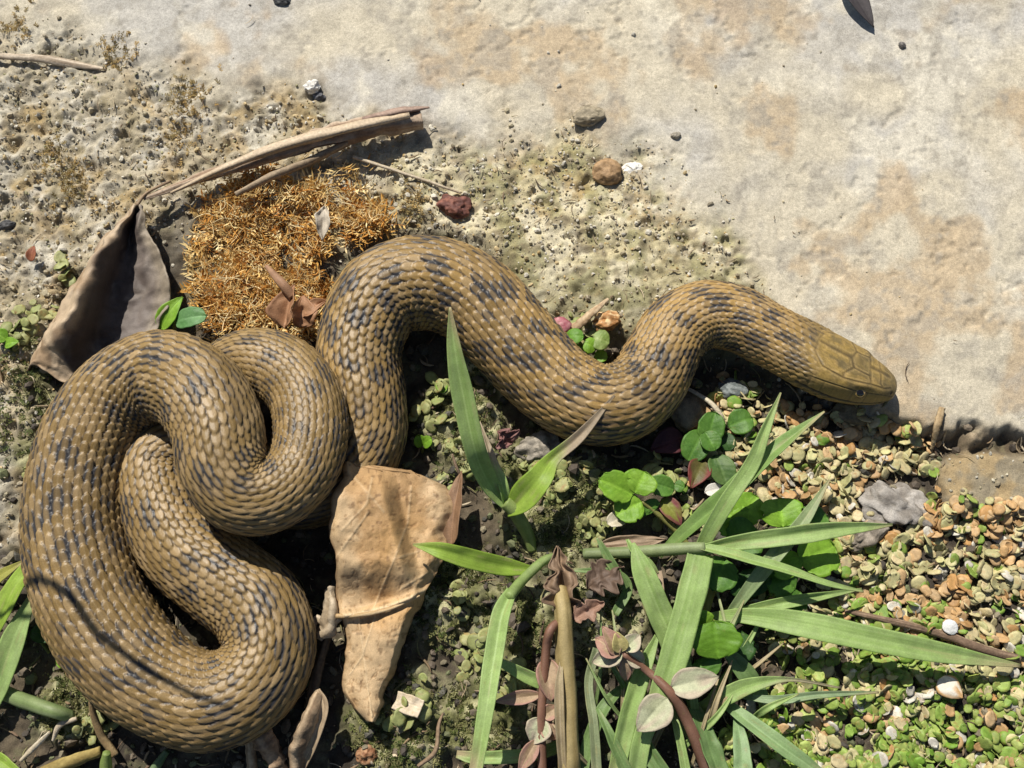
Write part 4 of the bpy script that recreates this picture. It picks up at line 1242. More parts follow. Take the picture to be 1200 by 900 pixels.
wc = np.where((rg_ < green)[:, None], cg, np.where((wr.random(NW) < org)[:, None], co, ct))
wc = np.where((wr.random(NW) < 0.05)[:, None], A((0.62, 0.58, 0.48)), wc) * (0.78 + 0.4 * wr.random((NW, 1)))
wc = np.where((wp[:, 0] < 800)[:, None], mixc(cg, ct, 0.5) * 0.8, wc)


def frond_xf(i):
    a_, tl, sp = waz[i], wtilt[i], wspin[i]
    ca, sa, ctl, stl = math.cos(a_), math.sin(a_), math.cos(tl), math.sin(tl)
    Rz = A([[ca, -sa, 0], [sa, ca, 0], [0, 0, 1.0]])
    Rx = A([[1, 0, 0], [0, ctl, -stl], [0, stl, ctl]])
    Rs = A([[math.cos(sp), -math.sin(sp), 0], [math.sin(sp), math.cos(sp), 0], [0, 0, 1.0]])
    return Rz @ Rx @ Rs


variants = [frond_mesh(510 + i) for i in range(10)]
inframe = (wp[:, 0] > 10) & (wp[:, 0] < 1190) & (wp[:, 1] < 890) & (wp[:, 0] > 800)
score = np.where(inframe, wsz * (0.45 + lay) * np.cos(wtilt), -1)
order = np.argsort(-score)
solo_ids = order[:300]
mass_ids = order[300:]
mat_base = gz(1060, 700)
weed = Thing('duckweed_mat', 'mat of green, tan and orange coin shaped duckweed fronds below the rock', 'duckweed', mat_base)
from mathutils import Matrix
frond_me = [new_mesh('frond', v / S * 1.0, [f3, f4], M_frond) for v, f3, f4 in variants]
for i in solo_ids:
    o = bpy.data.objects.new('frond', frond_me[int(hsh(i, 3)) % 10 if False else int(i) % 10])
    M = np.eye(4)
    M[:3, :3] = frond_xf(i) * wsz[i] * S
    M[:3, 3] = (wg[i] - mat_base) * S
    link(o, weed.o)
    o.matrix_local = Matrix(M.tolist())
    o.color = (*[float(x) for x in wc[i]], 1.0)
VV, F3s, F4s, CC, off = [], [], [], [], 0
for i in mass_ids:
    v, f3, f4 = variants[int(i) % 10]
    VV.append(v @ frond_xf(i).T * wsz[i] + wg[i])
    F3s.append(f3 + off)
    F4s.append(f4 + off)
    CC.append(np.tile(wc[i], (len(v), 1)))
    off += len(v)
weed.part('frond_mass', np.vstack(VV), [np.vstack(F3s), np.vstack(F4s)], M_frondm, np.vstack(CC), kind='stuff')

# ------------------------------------------------------------------ grass
G1, G2 = (0.30, 0.44, 0.12), (0.42, 0.55, 0.21)       # fresh blades, slightly bluish
Y1, Y2 = (0.26, 0.40, 0.045), (0.38, 0.52, 0.09)          # bright yellow-green
TAN = (0.46, 0.37, 0.24)
NSEED = [600]


def add_blade(t, pts, W, name='blade', label=None, **kw):
    NSEED[0] += 1
    kw.setdefault('c0', G1)
    kw.setdefault('c1', G2)
    kw.setdefault('tip', (0.46, 0.38, 0.21))
    kw.setdefault('tipv', 0.90 + 0.12 * float(hsh(NSEED[0], 1)))
    P = A([up(x, y, z) for (x, y, z) in pts])
    W = [w_ * 0.86 for w_ in W]
    V, F, C = blade(P, W, seed=NSEED[0], **kw)
    return t.part(name, V, F, M_green, C, label=label)


def add_stem(t, pts, R, name='stem', colr=((0.26, 0.35, 0.09), (0.38, 0.46, 0.16)), k=10, nseg=36, rough=0.05, ridges=0.06, mt=None):
    NSEED[0] += 1
    V, F, C = tube(A([up(x, y, z) for (x, y, z) in pts]), R, nseg, k, NSEED[0], rough=rough, ridges=ridges, colr=colr)
    return t.part(name, V, F, mt or M_green, C)


t = Thing('grass_seedling', 'grass seedling with one tall blade before the snake body and a dry tipped one', 'grass', up(622, 640, 0))
add_stem(t, [(624, 645, 0), (618, 625, 14), (604, 600, 34), (592, 588, 44)], [5, 7, 8, 7])
add_blade(t, [(596, 596, 42), (572, 566, 66), (556, 525, 96), (542, 460, 140), (533, 410, 170), (527, 360, 196)], [6, 12, 12.5, 13, 9, 1], fold=0.35, roll=-12, roll2=22, n=60)
add_blade(t, [(594, 600, 40), (612, 585, 50), (632, 562, 62), (648, 538, 70), (680, 510, 82), (720, 463, 94)], [7, 17, 16, 9, 7, 0.8], fold=0.45, roll=14, roll2=-20, n=60, tip=(0.42, 0.33, 0.22), tipv=0.5, c0=Y1, c1=Y2, label='blade with a dry tan tip')
add_blade(t, [(594, 596, 40), (588, 568, 46), (576, 535, 50), (562, 494, 44)], [6, 7, 5, 1], fold=0.5, roll=-30, tip=TAN, tipv=0.5)

t = Thing('grass_seedling', 'grass seedling with one short bright blade over the tan leaf and one falling', 'grass', up(648, 650, 0))
add_stem(t, [(652, 652, 4), (636, 658, 24), (612, 680, 40), (596, 700, 52)], [4, 5, 5.5, 6], colr=((0.28, 0.38, 0.12), (0.40, 0.50, 0.2)))
add_blade(t, [(622, 668, 40), (590, 664, 56), (550, 655, 66), (515, 645, 70), (484, 638, 70)], [5, 11, 12, 9, 1], fold=0.25, roll=8, c0=Y1, c1=Y2)
add_blade(t, [(600, 692, 50), (588, 720, 58), (579, 770, 68), (570, 830, 78), (556, 915, 86)], [6, 11, 11, 9.5, 7], fold=0.45, roll=-10, n=56)

t = Thing('dead_stalk', 'thick straight tan dead stalk standing among the grass', 'stalk', up(664, 905, 0))
add_stem(t, [(668, 935, 10), (666, 880, 34), (664, 800, 46), (660, 722, 50), (656, 690, 44)], [12, 11, 10, 9, 8], colr=((0.27, 0.20, 0.075), (0.40, 0.31, 0.14)), k=18, nseg=70, ridges=0.12, mt=M_dry)
add_blade(t, [(662, 930, 26), (657, 870, 50), (655, 810, 58), (658, 770, 58)], [3, 5, 5, 1], fold=0.6, c0=(0.36, 0.27, 0.14), c1=(0.52, 0.43, 0.27), name='sheath')

# the large tuft on the right: every shoot that springs from its own base is a plant of its own
t = Thing('grass_shoot', 'grass shoot lying level, thick pale stem and blades pointing at the grey stone', 'grass', up(690, 648, 0))
add_stem(t, [(684, 649, 22), (740, 647, 46), (800, 643, 64), (826, 642, 68)], [6, 6.5, 6.5, 6], colr=((0.22, 0.28, 0.11), (0.32, 0.38, 0.18)))
add_blade(t, [(818, 645, 66), (860, 636, 72), (920, 628, 78), (980, 620, 78), (1046, 615, 70)], [5, 9, 11, 9, 1], fold=0.5, roll=-18, n=60)
add_blade(t, [(818, 640, 68), (860, 650, 76), (920, 667, 78), (970, 684, 70), (1012, 693, 58)], [5, 7.5, 6, 4, 1], fold=0.5, roll=20, n=60)
add_blade(t, [(822, 648, 66), (812, 690, 74), (796, 750, 74), (776, 815, 58), (764, 850, 44)], [16, 17, 17, 15, 9], fold=0.12, roll=4, n=50)

t = Thing('grass_shoot', 'grass shoot with two narrow upright blades reaching up to the snake head', 'grass', up(772, 650, 0))
add_blade(t, [(774, 650, 20), (810, 618, 54), (858, 576, 84), (912, 525, 104), (966, 482, 116)], [5, 10, 12, 10, 0.8], fold=0.55, roll=26, c0=(0.20, 0.33, 0.08), c1=(0.30, 0.44, 0.14), n=60)
add_blade(t, [(800, 690, 18), (822, 640, 56), (850, 590, 88), (880, 545, 104), (896, 505, 116), (915, 460, 122)], [4, 8, 9.5, 9, 6, 0.7], fold=0.4, roll=-6, n=60)

t = Thing('grass_shoot', 'grass shoot with a broad curved blade crossing behind the level stem', 'grass', up(790, 770, 0))
add_blade(t, [(742, 636, 78), (752, 665, 76), (768, 705, 66), (785, 745, 50), (800, 790, 26)], [2, 12, 15, 15, 11], fold=0.2, roll=-8, n=50)
add_blade(t, [(735, 632, 66), (744, 648, 68), (762, 660, 60), (772, 672, 50)], [2, 5, 4, 1], fold=0.4, roll=24)

t = Thing('grass_shoot', 'grass shoot with a long broad blade stretching over the duckweed twig', 'grass', up(830, 722, 0))
add_blade(t, [(828, 722, 16), (880, 722, 44), (950, 733, 58), (1020, 748, 58), (1100, 764, 48), (1196, 780, 30)], [4, 10, 16, 15, 12, 2], fold=0.22, roll=-6, n=70)
add_blade(t, [(835, 722, 14), (880, 714, 36), (930, 704, 44), (1010, 690, 34)], [3, 6, 7, 0.8], fold=0.5, roll=-14)
add_blade(t, [(845, 735, 12), (870, 700, 44), (905, 655, 62), (940, 612, 66), (972, 562, 60)], [4, 7, 9.5, 8, 1], fold=0.5, roll=10, c0=(0.24, 0.33, 0.14), c1=(0.36, 0.44, 0.22))

t = Thing('grass_shoot', 'grass shoot with thin whitish arching blades low over green duckweed', 'grass', up(835, 825, 0))
add_blade(t, [(812, 835, 16), (845, 818, 36), (878, 803, 44), (925, 796, 40), (985, 806, 26)], [6, 10, 9, 2.5, 0.8], fold=0.35, roll=-10, tip=(0.40, 0.36, 0.22), tipv=0.62)
add_blade(t, [(866, 815, 26), (910, 820, 38), (960, 814, 38), (1030, 811, 26)], [2.5, 5, 4, 0.8], fold=0.5, c0=(0.24, 0.34, 0.16), c1=(0.34, 0.44, 0.25))
add_blade(t, [(845, 755, 30), (862, 775, 36), (885, 805, 32), (906, 832, 16)], [3, 10, 11, 2], fold=0.3, roll=8, c0=(0.15, 0.25, 0.08), c1=(0.23, 0.33, 0.13))

t = Thing('grass_shoot', 'grass shoot leaning down with three blue green blades at the tuft bottom', 'grass', up(850, 830, 0))
add_blade(t, [(842, 818, 20), (880, 848, 40), (920, 878, 46), (965, 910, 40)], [6, 9.5, 10, 6], fold=0.5, roll=14, c0=(0.24, 0.37, 0.14), c1=(0.34, 0.47, 0.22))
add_blade(t, [(862, 838, 30), (868, 868, 40), (872, 915, 44)], [2, 9, 11], fold=0.3, roll=-6, c0=(0.24, 0.38, 0.15), c1=(0.34, 0.47, 0.23))
add_blade(t, [(806, 815, 24), (822, 850, 36), (846, 915, 42)], [5, 11, 13], fold=0.5, roll=20, c0=(0.14, 0.24, 0.07), c1=(0.22, 0.33, 0.12))

t = Thing('grass_shoot', 'crowded grass shoot with shaded blades behind the reddish stem', 'grass', up(745, 880, 0))
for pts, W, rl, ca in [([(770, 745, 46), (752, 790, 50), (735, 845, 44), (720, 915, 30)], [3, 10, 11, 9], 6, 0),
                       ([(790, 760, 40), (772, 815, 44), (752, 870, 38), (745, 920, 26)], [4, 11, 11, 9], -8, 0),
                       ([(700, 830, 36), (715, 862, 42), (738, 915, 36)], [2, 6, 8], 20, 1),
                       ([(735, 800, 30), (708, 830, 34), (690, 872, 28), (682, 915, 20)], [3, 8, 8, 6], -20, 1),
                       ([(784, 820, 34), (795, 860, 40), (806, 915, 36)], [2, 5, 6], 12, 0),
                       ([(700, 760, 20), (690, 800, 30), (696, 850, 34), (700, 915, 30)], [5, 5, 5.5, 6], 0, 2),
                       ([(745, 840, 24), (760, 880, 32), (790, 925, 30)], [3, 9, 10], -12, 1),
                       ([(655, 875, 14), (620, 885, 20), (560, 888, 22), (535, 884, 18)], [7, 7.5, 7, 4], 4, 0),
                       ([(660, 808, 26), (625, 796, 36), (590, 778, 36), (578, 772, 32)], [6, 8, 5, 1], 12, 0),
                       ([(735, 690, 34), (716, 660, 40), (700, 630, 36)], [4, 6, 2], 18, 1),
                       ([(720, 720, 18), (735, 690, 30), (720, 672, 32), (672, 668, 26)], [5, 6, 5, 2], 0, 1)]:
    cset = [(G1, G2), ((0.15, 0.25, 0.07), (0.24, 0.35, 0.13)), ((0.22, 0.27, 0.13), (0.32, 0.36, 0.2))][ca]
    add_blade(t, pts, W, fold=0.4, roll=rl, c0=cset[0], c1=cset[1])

t = Thing('grass_tuft', 'tangle of thin pale grass stems low between stalk and reddish stem', 'grass', up(760, 890, 0))
rg = np.random.default_rng(88)
for i in range(26):
    x0 = 690 + 190 * rg.random()
    y0 = 800 + 110 * rg.random()
    a_ = math.radians(-90 + 70 * (rg.random() - 0.5) + (x0 - 770) * 0.25)
    L_ = 60 + 90 * rg.random()
    z0 = 6 + 12 * rg.random()
    x1, y1 = x0 + L_ * math.cos(a_), y0 + L_ * math.sin(a_)
    w_ = 1.6 + 3.2 * rg.random() ** 2
    k_ = rg.integers(0, 4)
    cs = [(G1, G2), ((0.34, 0.40, 0.16), (0.46, 0.50, 0.26)), ((0.40, 0.32, 0.16), (0.52, 0.43, 0.26)), ((0.18, 0.28, 0.08), (0.28, 0.38, 0.14))][k_]
    add_blade(t, [(x0, y0, z0), ((x0 + x1) / 2 + 14 * (rg.random() - 0.5), (y0 + y1) / 2, z0 + 20 + 14 * rg.random()), (x1, y1, z0 + 14 + 20 * rg.random())], [w_, w_ * 1.1, 0.5], fold=0.5, roll=float(50 * (rg.random() - 0.5)), c0=cs[0], c1=cs[1], n=24, m=7)

# left margin
t = Thing('grass_clump', 'wide bright grass blades entering beside the coil left side', 'grass', up(-20, 800, 0))
add_blade(t, [(-45, 790, 10), (-12, 742, 34), (18, 690, 46), (46, 640, 44)], [10, 17, 16, 2], fold=0.3, roll=16, c0=Y1, c1=Y2)
add_blade(t, [(-30, 860, 10), (-2, 800, 30), (18, 745, 44), (42, 688, 46)], [10, 14, 13, 2], fold=0.4, roll=-12)
add_blade(t, [(-40, 700, 16), (-8, 680, 30), (30, 656, 34)], [8, 9, 1], fold=0.3, c0=(0.34, 0.34, 0.06), c1=(0.44, 0.42, 0.1))
add_stem(t, [(-20, 800, 6), (20, 818, 16), (60, 832, 18), (84, 840, 14)], [8, 8, 7, 6], colr=((0.24, 0.32, 0.12), (0.34, 0.40, 0.2)))
add_blade(t, [(-30, 880, 6), (0, 892, 18), (28, 915, 18)], [8, 9, 6], fold=0.3, c0=Y1, c1=Y2)
q_ = [at(20, 735, 60) + TO_SUN * 570, at(104, 784, 100) + TO_SUN * 560, at(176, 824, 112) + TO_SUN * 560, at(254, 862, 100) + TO_SUN * 540]
b_ = up(-20, 800, 0) - A([420, -190, 0])
V, F, C = blade(A([b_, b_ + A([-30, 40, 260]), q_[0], q_[1], q_[2], q_[3]]) + A([16, 24, 0]), [4.5, 4.5, 4, 3.6, 3, 0.5], fold=0.3, seed=779, c0=G1, c1=G2, n=60)
t.part('blade', V, F, M_green, C)
t = Thing('grass_shoot', 'short bright green shoot tips poking up under the coil bottom', 'grass', up(125, 905, 0))
add_stem(t, [(124, 925, 4), (124, 900, 20), (125, 882, 30)], [6, 6.5, 4])
add_stem(t, [(172, 925, 2), (182, 900, 16), (196, 880, 20)], [5, 5, 3], colr=((0.12, 0.2, 0.08), (0.2, 0.28, 0.14)))

# ------------------------------------------------------------------ small broad-leaved plants
def herb(name, label, cat, base, leaves, stems=(), mt=None, stemcol=((0.24, 0.26, 0.06), (0.34, 0.33, 0.1))):
    t = Thing(name, label, cat, up(base[0], base[1], 0))
    for i, L_ in enumerate(leaves):
        b, tp, w, kw = L_
        NSEED[0] += 1
        V, F, C = leaf(up(*b), up(*tp), w, seed=NSEED[0], **kw)
        t.part('leaf', V, F, mt or M_green, C)
    for (pts, R) in stems:
        add_stem(t, pts, R, colr=stemcol)
    return t


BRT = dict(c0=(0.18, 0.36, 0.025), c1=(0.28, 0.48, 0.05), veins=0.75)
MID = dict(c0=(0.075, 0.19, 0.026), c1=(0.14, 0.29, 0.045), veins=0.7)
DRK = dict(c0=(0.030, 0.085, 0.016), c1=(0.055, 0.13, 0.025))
RED = dict(c0=(0.13, 0.10, 0.03), c1=(0.17, 0.17, 0.045), edge=(0.23, 0.055, 0.045))
herb('cress_plant', 'bright green three leaflet cress plant with a red tinged leaf below the snake', 'plant', (800, 625), [
    ((742, 580, 40), (702, 562, 42), 17, dict(shape='round', lobes=5, cup=0.2, arch=0.06, **BRT)),
    ((744, 578, 42), (756, 553, 44), 19, dict(shape='round', lobes=5, cup=0.15, arch=0.1, **BRT)),
    ((752, 588, 40), (722, 604, 38), 17, dict(shape='round', lobes=6, cup=0.1, arch=0.08, **BRT)),
    ((754, 588, 34), (762, 602, 30), 15, dict(shape='round', cup=0.1, arch=0.1, **MID)),
    ((760, 566, 32), (790, 574, 30), 12, dict(shape='round', cup=0.25, arch=0.1, **MID)),
    ((776, 584, 26), (798, 616, 24), 11, dict(shape='ovate', cup=0.3, arch=0.1, c0=(0.22, 0.24, 0.04), c1=(0.3, 0.3, 0.06), edge=(0.26, 0.07, 0.08))),
    ((790, 568, 20), (802, 572, 20), 7, dict(shape='round', cup=0.1, arch=0.1, **MID)),
    ((700, 560, 26), (690, 552, 22), 8, dict(shape='ovate', cup=0.3, arch=0.1, c0=(0.18, 0.19, 0.09), c1=(0.26, 0.26, 0.14)))],
    [([(806, 640, 6), (790, 620, 16), (770, 602, 28), (752, 588, 38)], [4, 3.5, 3, 2.2])])
herb('creeping_plant', 'cluster of glossy round green leaves just under the snake neck', 'plant', (845, 525), [
    ((828, 520, 22), (838, 483, 26), 15, dict(shape='round', cup=0.15, arch=0.08, **MID)),
    ((826, 506, 26), (838, 528, 28), 12, dict(shape='round', cup=0.2, arch=0.1, **MID)),
    ((824, 506, 20), (806, 540, 20), 16, dict(shape='round', cup=0.15, arch=0.1, **MID)),
    ((854, 500, 18), (882, 490, 20), 15, dict(shape='round', cup=0.1, arch=0.14, **MID)),
    ((838, 534, 18), (852, 568, 18), 15, dict(shape='round', cup=0.3, arch=0.1, c0=(0.07, 0.15, 0.035), c1=(0.16, 0.25, 0.07))),
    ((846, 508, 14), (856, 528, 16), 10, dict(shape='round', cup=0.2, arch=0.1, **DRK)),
    ((824, 540, 20), (810, 572, 22), 13, dict(shape='ovate', cup=0.3, arch=0.1, **RED)),
    ((800, 512, 14), (762, 528, 14), 16, dict(shape='ovate', cup=0.2, arch=0.1, c0=(0.07, 0.02, 0.025), c1=(0.12, 0.035, 0.04)))],
    [([(845, 530, 6), (836, 515, 18), (826, 506, 24)], [2.5, 2.2, 2])])
herb('cress_plant', 'larger green cress plant with scalloped leaves behind the crossing grass blades', 'plant', (835, 720), [
    ((862, 612, 42), (888, 582, 48), 18, dict(shape='round', lobes=6, cup=0.1, arch=0.1, **BRT)),
    ((866, 624, 42), (850, 598, 44), 22, dict(shape='round', lobes=6, cup=0.15, arch=0.1, **BRT)),
    ((856, 640, 44), (888, 622, 46), 24, dict(shape='round', lobes=5, cup=0.15, arch=0.1, **MID)),
    ((918, 618, 50), (912, 584, 54), 24, dict(shape='round', lobes=6, cup=0.2, arch=0.08, **BRT)),
    ((938, 618, 46), (970, 606, 46), 19, dict(shape='round', lobes=6, cup=0.1, arch=0.1, **MID)),
    ((912, 650, 46), (930, 676, 44), 18, dict(shape='round', lobes=6, cup=0.2, arch=0.1, **BRT)),
    ((938, 660, 48), (978, 640, 48), 25, dict(shape='round', lobes=7, cup=0.15, arch=0.1, **BRT)),
    ((900, 672, 38), (932, 690, 38), 20, dict(shape='round', lobes=6, cup=0.1, arch=0.1, **MID)),
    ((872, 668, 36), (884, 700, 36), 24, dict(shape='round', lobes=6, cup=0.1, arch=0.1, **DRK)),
    ((850, 655, 40), (836, 692, 44), 19, dict(shape='round', lobes=5, cup=0.15, arch=0.1, **MID)),
    ((836, 728, 56), (842, 772, 54), 26, dict(shape='round', lobes=5, cup=0.15, arch=0.08, c0=(0.11, 0.24, 0.015), c1=(0.17, 0.34, 0.03))),
    ((828, 742, 48), (812, 720, 54), 16, dict(shape='round', lobes=5, cup=0.15, arch=0.08, **BRT)),
    ((815, 775, 44), (832, 798, 42), 22, dict(shape='round', lobes=5, cup=0.1, arch=0.1, **MID)),
    ((925, 712, 32), (938, 694, 36), 14, dict(shape='round', lobes=5, cup=0.2, arch=0.1, **MID)),
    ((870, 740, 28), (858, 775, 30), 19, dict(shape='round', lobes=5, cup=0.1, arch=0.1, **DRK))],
    [([(822, 742, 8), (832, 700, 22), (846, 660, 28), (862, 625, 28)], [4, 4, 3.4, 2.5]), ([(830, 735, 10), (870, 700, 18), (912, 668, 24), (938, 658, 30)], [3.5, 3, 2.5, 2]), ([(822, 742, 8), (828, 735, 24), (836, 728, 40)], [3.6, 3, 2.5])])
t = herb('creeping_plant', 'tiny plant with pink bud and round leaves tucked behind the snake bend', 'plant', (690, 405), [
    ((662, 396, 20), (684, 394, 26), 10, dict(shape='round', cup=-0.1, arch=0.16, c0=(0.12, 0.28, 0.03), c1=(0.20, 0.40, 0.05))),
    ((694, 396, 22), (714, 402, 24), 13, dict(shape='round', cup=-0.1, arch=0.14, c0=(0.2, 0.3, 0.06), c1=(0.36, 0.44, 0.15))),
    ((684, 402, 24), (698, 408, 26), 10, dict(shape='round', cup=-0.1, arch=0.14, **BRT)),
    ((668, 412, 16), (686, 410, 20), 8, dict(shape='round', cup=0, arch=0.14, **BRT)),
    ((696, 418, 16), (712, 418, 18), 8, dict(shape='round', cup=0, arch=0.14, **BRT)),
    ((646, 402, 14), (660, 408, 16), 8, dict(shape='round', cup=0, arch=0.14, c0=(0.2, 0.3, 0.05), c1=(0.3, 0.4, 0.1)))],
    [([(684, 414, 4), (682, 405, 14), (676, 398, 22)], [2.4, 2, 1.8])])
V, F, C = stone(657, 386, 13, 12, 10, 0, 260, 0.12, ((0.46, 0.14, 0.17), (0.66, 0.34, 0.34)), sub=3, sink=0.1)
t.part('bud', V, F, M_green, C, label='pink rounded bud')
herb('creeping_plant', 'two fresh green leaves between the curled leaf and the orange moss', 'plant', (210, 378), [
    ((188, 386, 24), (214, 348, 34), 12, dict(shape='ovate', cup=0.4, arch=0.1, **BRT)),
    ((206, 378, 30), (242, 370, 34), 13, dict(shape='round', cup=0.15, arch=0.12, c0=(0.10, 0.25, 0.07), c1=(0.2, 0.38, 0.15))),
    ((176, 384, 16), (196, 374, 22), 8, dict(shape='ovate', cup=0.3, arch=0.1, **BRT))], [([(205, 392, 6), (204, 384, 20), (206, 378, 28)], [2.5, 2.2, 2])])
herb('creeping_plant', 'dark oval leaves on soil left of the lower coil', 'plant', (60, 760), [
    ((36, 740, 16), (78, 748, 18), 10, dict(shape='ovate', cup=0.2, arch=0.1, **DRK)),
    ((66, 778, 14), (86, 766, 16), 9, dict(shape='round', cup=0.1, arch=0.1, **BRT))], [([(58, 765, 2), (46, 750, 10), (36, 740, 14)], [2, 1.8, 1.6])])
herb('creeping_plant', 'tiny green sprout in dark litter right of the second coil bend', 'plant', (494, 520), [
    ((494, 524, 10), (490, 510, 16), 7, dict(shape='round', cup=0.2, arch=0.1, **BRT)), ((496, 522, 10), (506, 514, 14), 7, dict(shape='round', cup=0.2, arch=0.1, **BRT)),
    ((520, 460, 12), (516, 448, 16), 7, dict(shape='round', cup=0.2, arch=0.1, **BRT))], [([(495, 530, 0), (495, 524, 8)], [2, 1.6])])
herb('creeping_plant', 'small yellow green leaves at the left margin beside crust', 'plant', (14, 405), [
    ((8, 398, 12), (-10, 388, 16), 9, dict(shape='ovate', cup=0.2, arch=0.1, **BRT)), ((6, 404, 10), (22, 400, 14), 7, dict(shape='ovate', cup=0.2, arch=0.1, **BRT))])

PK = dict(c0=(0.32, 0.33, 0.19), c1=(0.46, 0.47, 0.30), edge=(0.43, 0.36, 0.26))
DP = dict(c0=(0.24, 0.16, 0.085), c1=(0.40, 0.29, 0.18), edge=(0.36, 0.20, 0.15))
RS = ((0.26, 0.13, 0.08), (0.38, 0.22, 0.16))
herb('willowherb', 'reddish stem with two pale pink green leaves and a dried leafy tip', 'plant', (835, 915), [
    ((782, 818, 62), (747, 857, 56), 17, dict(shape='ovate', cup=0.25, arch=0.08, **PK)),
    ((786, 806, 64), (842, 793, 58), 15, dict(shape='ovate', cup=0.3, arch=0.06, **PK)),
    ((728, 768, 58), (706, 734, 62), 9, dict(shape='ovate', cup=0.5, arch=0.1, **DP)), ((730, 766, 60), (694, 776, 58), 10, dict(shape='ovate', cup=0.5, arch=0.1, **PK)),
    ((732, 762, 62), (750, 744, 60), 9, dict(shape='ovate', cup=0.5, arch=0.1, **PK)), ((730, 770, 58), (734, 798, 52), 6, dict(shape='lance', cup=0.5, arch=0.1, **DP)),
    ((726, 768, 60), (698, 748, 60), 11, dict(shape='ovate', cup=0.4, arch=0.1, **DP)), ((734, 770, 60), (756, 776, 56), 9, dict(shape='ovate', cup=0.4, arch=0.1, **PK)),
    ((728, 764, 62), (722, 740, 64), 8, dict(shape='ovate', cup=0.6, arch=0.1, c0=(0.32, 0.28, 0.1), c1=(0.45, 0.38, 0.16)))],
    [([(838, 935, 10), (820, 880, 36), (802, 838, 52), (786, 812, 62), (758, 786, 62), (730, 766, 60)], [6.5, 6.2, 6, 5, 4, 3])], mt=M_dry, stemcol=RS)
herb('willowherb', 'slender drooping reddish stem with shrivelled leaves beside the tan stalk', 'plant', (636, 915), [
    ((640, 772, 48), (646, 822, 46), 12, dict(shape='ovate', cup=0.6, arch=0.1, **DP)), ((634, 814, 44), (580, 822, 40), 7, dict(shape='lance', cup=0.5, arch=-0.05, **DP)),
    ((636, 842, 42), (624, 872, 36), 13, dict(shape='ovate', cup=0.4, arch=0.1, **PK)), ((636, 840, 42), (654, 828, 44), 8, dict(shape='ovate', cup=0.5, arch=0.1, **DP)),
    ((636, 850, 40), (652, 866, 38), 8, dict(shape='ovate', cup=0.5, arch=0.1, **DP)), ((630, 866, 36), (608, 905, 26), 8, dict(shape='lance', cup=0.5, arch=0.1, **DP))],
    [([(655, 728, 44), (645, 738, 54), (640, 760, 52), (636, 810, 44), (634, 850, 40), (636, 930, 20)], [4, 4.5, 4.5, 4.5, 4.5, 5])], mt=M_dry, stemcol=RS)

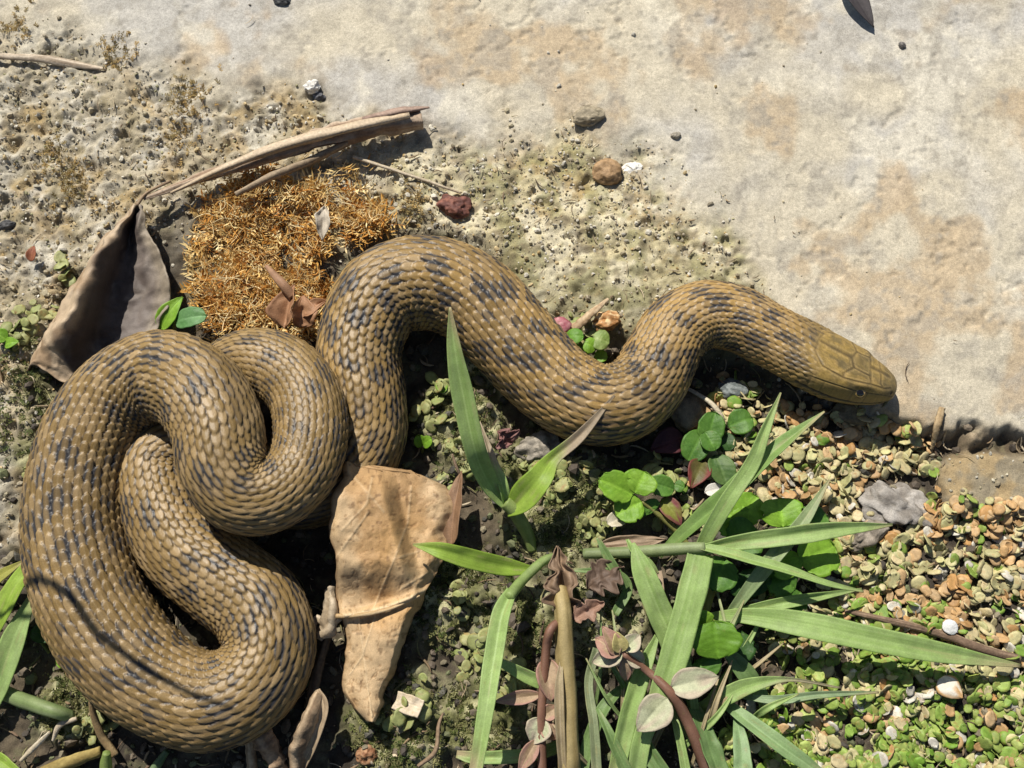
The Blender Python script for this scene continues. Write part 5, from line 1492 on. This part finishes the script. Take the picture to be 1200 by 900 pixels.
# brown dead scraps round the stalk base
for i, (lb, b, tp, w, kw) in enumerate([
    ('crumpled dark brown leaf scrap wrapped round the tan stalk top', (664, 724, 34), (652, 640, 52), 20, dict(cup=0.6, arch=0.06, c0=(0.12, 0.075, 0.045), c1=(0.27, 0.18, 0.11), ruff=0.35, jag=0.5, n=60, m=30)),
    ('dark brown dead leaf scrap between the level grass stem and the stalk', (690, 690, 34), (730, 664, 40), 19, dict(cup=0.3, arch=0.1, c0=(0.095, 0.06, 0.04), c1=(0.17, 0.115, 0.08), ruff=0.3, jag=0.45, n=50, m=25)),
    ('small reddish leaf scrap right beside the tan stalk', (672, 726, 40), (708, 706, 44), 11, dict(jag=0.45, n=50, cup=0.5, arch=0.1, c0=(0.20, 0.11, 0.07), c1=(0.33, 0.20, 0.14), ruff=0.25)),
    ('dull reddish leaf scrap between the seedling and the snake belly', (598, 520, 18), (586, 504, 24), 15, dict(jag=0.6, n=50, cup=0.3, arch=0.1, c0=(0.16, 0.065, 0.06), c1=(0.27, 0.14, 0.12), ruff=0.25)),
    ('dry grey brown leaf strip above the level grass stem', (700, 640, 22), (780, 632, 26), 8, dict(shape='lance', cup=0.4, arch=0.02, c0=(0.22, 0.15, 0.09), c1=(0.38, 0.28, 0.19), ruff=0.2)),
    ('narrow tan dead blade standing behind the broad green blade', (770, 735, 30), (772, 655, 40), 6, dict(shape='lance', cup=0.5, arch=0.02, c0=(0.26, 0.18, 0.11), c1=(0.42, 0.32, 0.22))),
    ('brown dead leaf strip low in the grass beside the reddish stem', (800, 760, 26), (822, 716, 36), 7, dict(shape='lance', cup=0.5, arch=0.02, c0=(0.2, 0.13, 0.09), c1=(0.34, 0.24, 0.17))),
    ('grey bark flake curled on top of the orange moss', (380, 242, 48), (378, 282, 46), 9, dict(shape='lance', cup=0.4, arch=0.12, c0=(0.40, 0.34, 0.26), c1=(0.56, 0.49, 0.38), ruff=0.2)),
    ('small rust coloured leaf bit on the grey crust', (36, 306, 10), (40, 288, 14), 6, dict(cup=0.4, arch=0.1, c0=(0.22, 0.07, 0.035), c1=(0.33, 0.13, 0.06))),
    ('white seed husk lying on the duckweed', (846, 572, 14), (826, 577, 16), 7, dict(shape='round', cup=0.3, arch=0.1, c0=(0.62, 0.58, 0.5), c1=(0.74, 0.70, 0.62), veins=0)),
    ('cream seed husk beneath the bright three leaflet plant', (730, 606, 22), (712, 614, 22), 9, dict(shape='round', cup=0.35, arch=0.08, c0=(0.50, 0.44, 0.30), c1=(0.60, 0.54, 0.4), veins=0)),
    ('large white split husk in the lower duckweed', (1100, 796, 18), (1128, 818, 20), 13, dict(shape='ovate', cup=-0.3, arch=0.16, c0=(0.60, 0.54, 0.42), c1=(0.76, 0.72, 0.64), edge=(0.5, 0.3, 0.12), veins=0)),
    ('pale grey shell bit among duckweed under the brown twig', (1105, 730, 14), (1122, 740, 16), 8, dict(shape='round', cup=-0.2, arch=0.16, c0=(0.55, 0.55, 0.53), c1=(0.7, 0.7, 0.68), veins=0)),
    ('dark pointed sheet in place of a cast shadow on the bare rock at the top edge', (985, -30, 18), (1024, 32, 8), 13, dict(shape='lance', cup=0.3, arch=0.02, c0=(0.035, 0.03, 0.03), c1=(0.06, 0.05, 0.05)))]):  # last entry: dark sheet added where only a shadow from out of view falls
    NSEED[0] += 1
    V, F, C = leaf(up(*b), up(*tp), w, seed=NSEED[0], **kw)
    solo('seed_husk' if 'husk' in lb else 'leaf_scrap', V, F, M_dry, C, lb, 'husk' if 'husk' in lb else 'leaf', 'seed husks' if 'husk' in lb else 'dead leaf scraps')

V, F, C = blade(A([up(464, 820, 16), up(478, 825, 18), up(494, 831, 17)]), [9, 9.5, 8.5], fold=0.35, c0=(0.50, 0.40, 0.27), c1=(0.64, 0.54, 0.40), seed=777, thick=2.0)
solo('straw_chip', V, F, M_dry, C, 'pale cut straw chip on moss by the tan leaf tip', 'straw')
